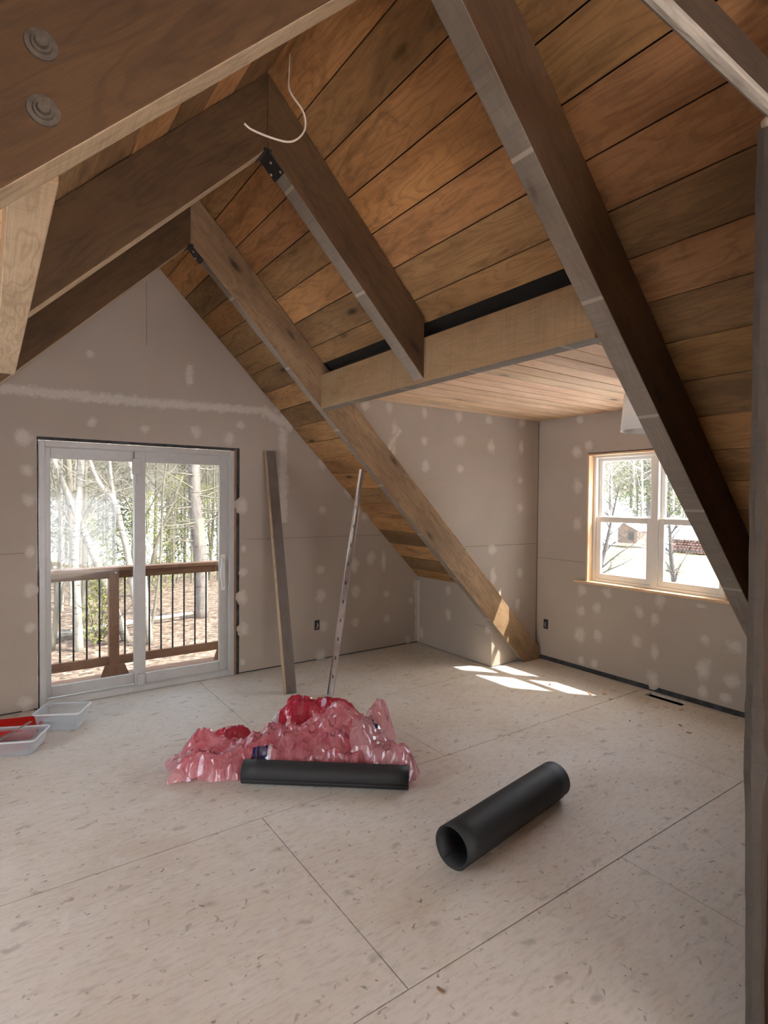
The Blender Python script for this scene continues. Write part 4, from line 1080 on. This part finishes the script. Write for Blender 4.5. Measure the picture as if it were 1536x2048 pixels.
hero('sapling', m_twig, [([(2.8, -2.75, 1), (3.1, -.3, 1), (3.55, 1.1, 1), (4.0, 2.3, 1)], .07, .03), ([(2.9, -2.75, .6), (3.2, -.6, .6), (3.3, 1.8, .6), (3.5, 3.4, .6)], .05, .02)], 'slanting grey saplings in the right pane of the door', seed=6, twigs=12)
hero('shrub', m_twig, [([(.35, -2.75), (.45, -1, .1), (.2, .3), (.0, 1.4)], .06, .02), ([(.35, -2.75), (.5, -.6), (.55, .8), (.5, 2.4)], .06, .02), ([(.35, -2.75), (.6, -1), (.95, .2), (1.1, 1.)], .05, .015)], 'tangled leafless bush at the left edge of the door glass', y=12.9, seed=7, twigs=14, cat='shrub')
def pine():
    y = 15.4; x = 5.15; lines = [([(5.22, -2.8), (5.2, -1), (5.05, .5), (4.95, 2.0), (4.95, 3.5), (5.0, 7)], .25, .19)]
    o = hero('pine_tree', m_pbark, lines, 'thick pine trunk with an orange bare patch in the right pane', y=y, twigs=0, seed=8)
    random.seed(12)
    for k in range(22):
        z = U(.0, 3.6); s_ = random.choice((-1, 1)); mb = MB()
        limb(mb, V((5.0, y - .1, z)), V((s_, U(-.5, .5), U(-.35, .45))), U(1.2, 2.6), .035, 0, (5, 3), 5, .5)
        c = child(mb, 'branch', m_twig, o)
    mb = MB(); c = V((5.1, y, .35)); N = 8
    vs = [[mb.bm.verts.new(c + V((.225 * math.sin(a), -.225 * math.cos(a), z)) + V((-.06 * z, 0, 0))) for a in [-.2 + 1.3 * i / N for i in range(N + 1)]] for z in (-.42, -.3, -.1, .15, .4, .52)]
    for j in range(5):
        for i in range(N): mb.bm.faces.new((vs[j][i], vs[j][i + 1], vs[j + 1][i + 1], vs[j + 1][i]))
    w_ = child(mb, 'bare_patch', m_wound, o); w_['label'] = 'orange patch of bare wood'
pine()
def bush(x, y, h, w, seed, label, mat, n=900):
    random.seed(seed); mb = MB(); z0 = gz(x, y)
    for k in range(7): limb(mb, V((x, y, z0)), V((U(-.6, .6), U(-.6, .6), 1)), h * U(.7, 1), .02, 1, (0, 4, 3), 4, .5)
    for k in range(n):
        a = U(0, 6.283); r_ = w * math.sqrt(R()); z = z0 + h * U(.05, 1); r_ *= math.sin(math.pi * min(.95, (z - z0) / h + .12)) ** .5
        c = V((x + r_ * math.cos(a), y + r_ * math.sin(a), z)); d = V((U(-1, 1), U(-1, 1), U(-.7, .7))).normalized() * U(.05, .11); e_ = d.orthogonal() * .35
        f = mb.bm.faces.new([mb.bm.verts.new(v) for v in (c - e_, c + d * .5 - e_ * .3, c + d, c + d * .5 + e_)]); f.material_index = 1
    o = mb.build('evergreen_bush', [m_bark, mat], None, 0, origin=(x, y, z0)); tag(o, label, 'bush')
bush(1.5, 13.0, 1.9, .55, 5, 'yellow-green bush behind the deck railing left of its post', m_needle2)
for i, (x, y, h, w) in enumerate(((4.4, 21, 4.5, 1.6), (6.6, 24, 5.5, 1.8), (8.6, 25, 5, 1.8), (2.8, 26, 3.5, 1.4))):
    bush(x, y, h, w, 60 + i, ('pale green evergreen clump behind the slanting saplings', 'pale green evergreen clump left of the pine trunk', 'pale green evergreen clump right of the pine trunk', 'pale green evergreen clump behind the leaning birches')[i], m_needle2, 2600)
mb = MB(); mb.tube([(-.9, 13.4, -2.5), (1., 14.2, -2.48), (3., 14.9, -2.5), (5.5, 15.6, -2.55)], [.12, .11, .09, .06], 8)
tag(mb.build('fallen_log', m_birch), 'fallen log lying on the leaves behind the deck railing', 'log')

# seen through the dormer window: cabin, red shed, branchy tree, cable
m_cabin = flat('cabin_boards', (.13, .085, .06), .8, .2, 3)
def cabin():
    x, y = 40., 20.2; z = gz(x, y); k = .62; e = empty('cabin', (x, y, z), 'small wooden cabin with a snowy roof seen through the left window', 'cabin')
    mb = MB(); mb.box(x, x + 3.4 * k, y - 1.3 * k, y + 1.3 * k, z, z + 2.3 * k, g=(0, 0, 1)); mb.prism([(x, y - 1.3 * k, z + 2.3 * k), (x, y + 1.3 * k, z + 2.3 * k), (x, y + .5 * k, z + 3.1 * k)], (3.4 * k, 0, 0), (0, 0, 1)); child(mb, 'wall', m_cabin, e)
    mb = MB()
    mb.prism([(x - .3, y + .5 * k, z + 3.15 * k), (x - .3, y - 1.9 * k, z + 2.05 * k), (x - .3, y - 1.9 * k, z + 2.3 * k), (x - .3, y + .5 * k, z + 3.45 * k)], (3. * k, 0, 0))
    mb.prism([(x - .3, y + .5 * k, z + 3.15 * k), (x - .3, y + 2.6 * k, z + 3.9 * k), (x - .3, y + 2.6 * k, z + 4.15 * k), (x - .3, y + .5 * k, z + 3.45 * k)], (3. * k, 0, 0))
    r_ = child(mb, 'roof', m_snow, e); r_['label'] = 'snow-covered roof'
    mb = MB(); mb.box(x - .03, x, y - .9 * k, y - .1, z + .9 * k, z + 1.9 * k); child(mb, 'window', m_black, e)
    mb = MB(); mb.box(x - .6, x - .4, y - 2.4 * k, y + 1.2 * k, z, z + .5 * k, g=(0, 1, 0)); child(mb, 'porch_rail', m_lum, e)
cabin()
def shed():
    x, y = 40., 15.6; z = gz(x, y); mb = MB()
    e = empty('log_pile', (x, y, z), 'reddish covered wood pile in the snow seen through the right window', 'wood pile')
    for k in range(12):
        for j in range(5): mb.tube([(x + U(-.1, .1), y - 1.3 + k * .22 + .1 * (j % 2), z + .12 + .19 * j), (x + 1.2, y - 1.3 + k * .22 + .1 * (j % 2), z + .12 + .19 * j)], U(.07, .11), 6)
    child(mb, 'logs', m_redw, e)
    mb = MB(); mb.box(x - .1, x + 1.3, y - 1.5, y + 1.3, z + .98, z + 1.12); child(mb, 'snow_cap', m_snow, e)
m_redw = flat('red_logs', (.17, .09, .075), .8, .3, 5)
shed()
def yardtree(x, y, h, seed, label, mat):
    random.seed(seed); mb = MB(); z = gz(x, y); limb(mb, V((x, y, z)), V((.12, .12, 1)), h, .12, 0, (30, 10, 3), 6, .35)
    tag(mb.build('yard_tree', mat, None, 0, origin=(x, y, z)), label, 'tree')
yardtree(19., 5.4, 5.0, 5, 'dark twisted young tree in the yard behind the right window', m_darkbark)
yardtree(15.5, 6.4, 5.0, 9, 'low branching tree in the yard behind the left window', m_darkbark)
mb = MB(); mb.tube([V((30, 4 + k * 3.2, -1.0 - .10 * math.sin(k / 8 * 3.14))) for k in range(9)], .035, 5)
tag(mb.build('overhead_cable', m_black), 'dark cable stretched across the yard outside the dormer window', 'cable')

# ------------------------------------------------------------------ light, sky, camera
sc = bpy.context.scene
w = D.worlds.new('sky'); sc.world = w; w.use_nodes = True; nt = w.node_tree; nt.nodes.clear()
out = nt.nodes.new('ShaderNodeOutputWorld'); bg = nt.nodes.new('ShaderNodeBackground'); sky = nt.nodes.new('ShaderNodeTexSky')
sky.sky_type = 'NISHITA'; sky.sun_disc = False; sky.sun_elevation = math.radians(51); sky.air_density = 1.2; sky.dust_density = 3.; sky.ozone_density = .8
SD = V((-.54, .62, -1)).normalized()          # direction the sunlight travels
sky.sun_rotation = math.atan2(-SD.x, -SD.y)
bg.inputs[1].default_value = SKY = .42
mixn = nt.nodes.new('ShaderNodeMix'); mixn.data_type = 'RGBA'; mixn.inputs[0].default_value = .45; mixn.inputs[7].default_value = (3.15, 2.88, 2.5, 1)
nt.links.new(sky.outputs[0], mixn.inputs[6]); nt.links.new(mixn.outputs[2], bg.inputs[0]); nt.links.new(bg.outputs[0], out.inputs[0])
sun = D.lights.new('sun', 'SUN'); sun.energy = 4.0; sun.angle = math.radians(.6); sun.color = (1, .93, .82)
so = D.objects.new('sun', sun); C.objects.link(so); so.rotation_euler = SD.to_track_quat('-Z', 'Y').to_euler()
# daylight portals at the door, dormer and added fill openings (they only guide sampling of the sky)
def portal(loc, sx_, sy_, d):
    l = D.lights.new('portal', 'AREA'); l.shape = 'RECTANGLE'; l.size = sx_; l.size_y = sy_; l.cycles.is_portal = True
    o = D.objects.new('portal', l); C.objects.link(o); o.location = loc; o.rotation_euler = V(d).to_track_quat('-Z', 'Z').to_euler()
portal((0, .2, 1.02), 1.5, 2.0, (0, -1, 0)); portal((3.75, -2.34, 1.45), 1.25, 1.2, (-1, 0, 0)); portal((-3.75, -2.38, 1.35), 2.1, 1.8, (1, 0, 0)); portal((-3.75, -7.5, 1.12), 1.2, 1.55, (1, 0, 0)); portal((0, BY - .2, 1.0), RW * 2, 2.0, (0, 1, 0))

cam = D.cameras.new('camera'); co = D.objects.new('camera', cam); C.objects.link(co); sc.camera = co
yaw, pitch, roll_ = -.61345, -.02283, .00828
Fd = V((-math.sin(yaw) * math.cos(pitch), math.cos(yaw) * math.cos(pitch), math.sin(pitch))); Rr = Fd.cross(V((0, 0, 1))).normalized(); Up = Rr.cross(Fd)
R2 = math.cos(roll_) * Rr + math.sin(roll_) * Up; U2 = -math.sin(roll_) * Rr + math.cos(roll_) * Up
mtx = Matrix((R2, U2, -Fd)).transposed().to_4x4(); mtx.translation = V((-1.0891, -4.9531, 1.6123)); co.matrix_world = mtx
cam.sensor_fit = 'VERTICAL'; cam.sensor_height = 24; cam.lens = 24 * 1127.3 / 2048; cam.clip_start = .02; cam.clip_end = 500
sc.view_settings.view_transform = 'Standard'; sc.view_settings.look = 'None'; sc.view_settings.gamma = 1; sc.view_settings.use_curve_mapping = False
sc.view_settings.exposure = 2.92
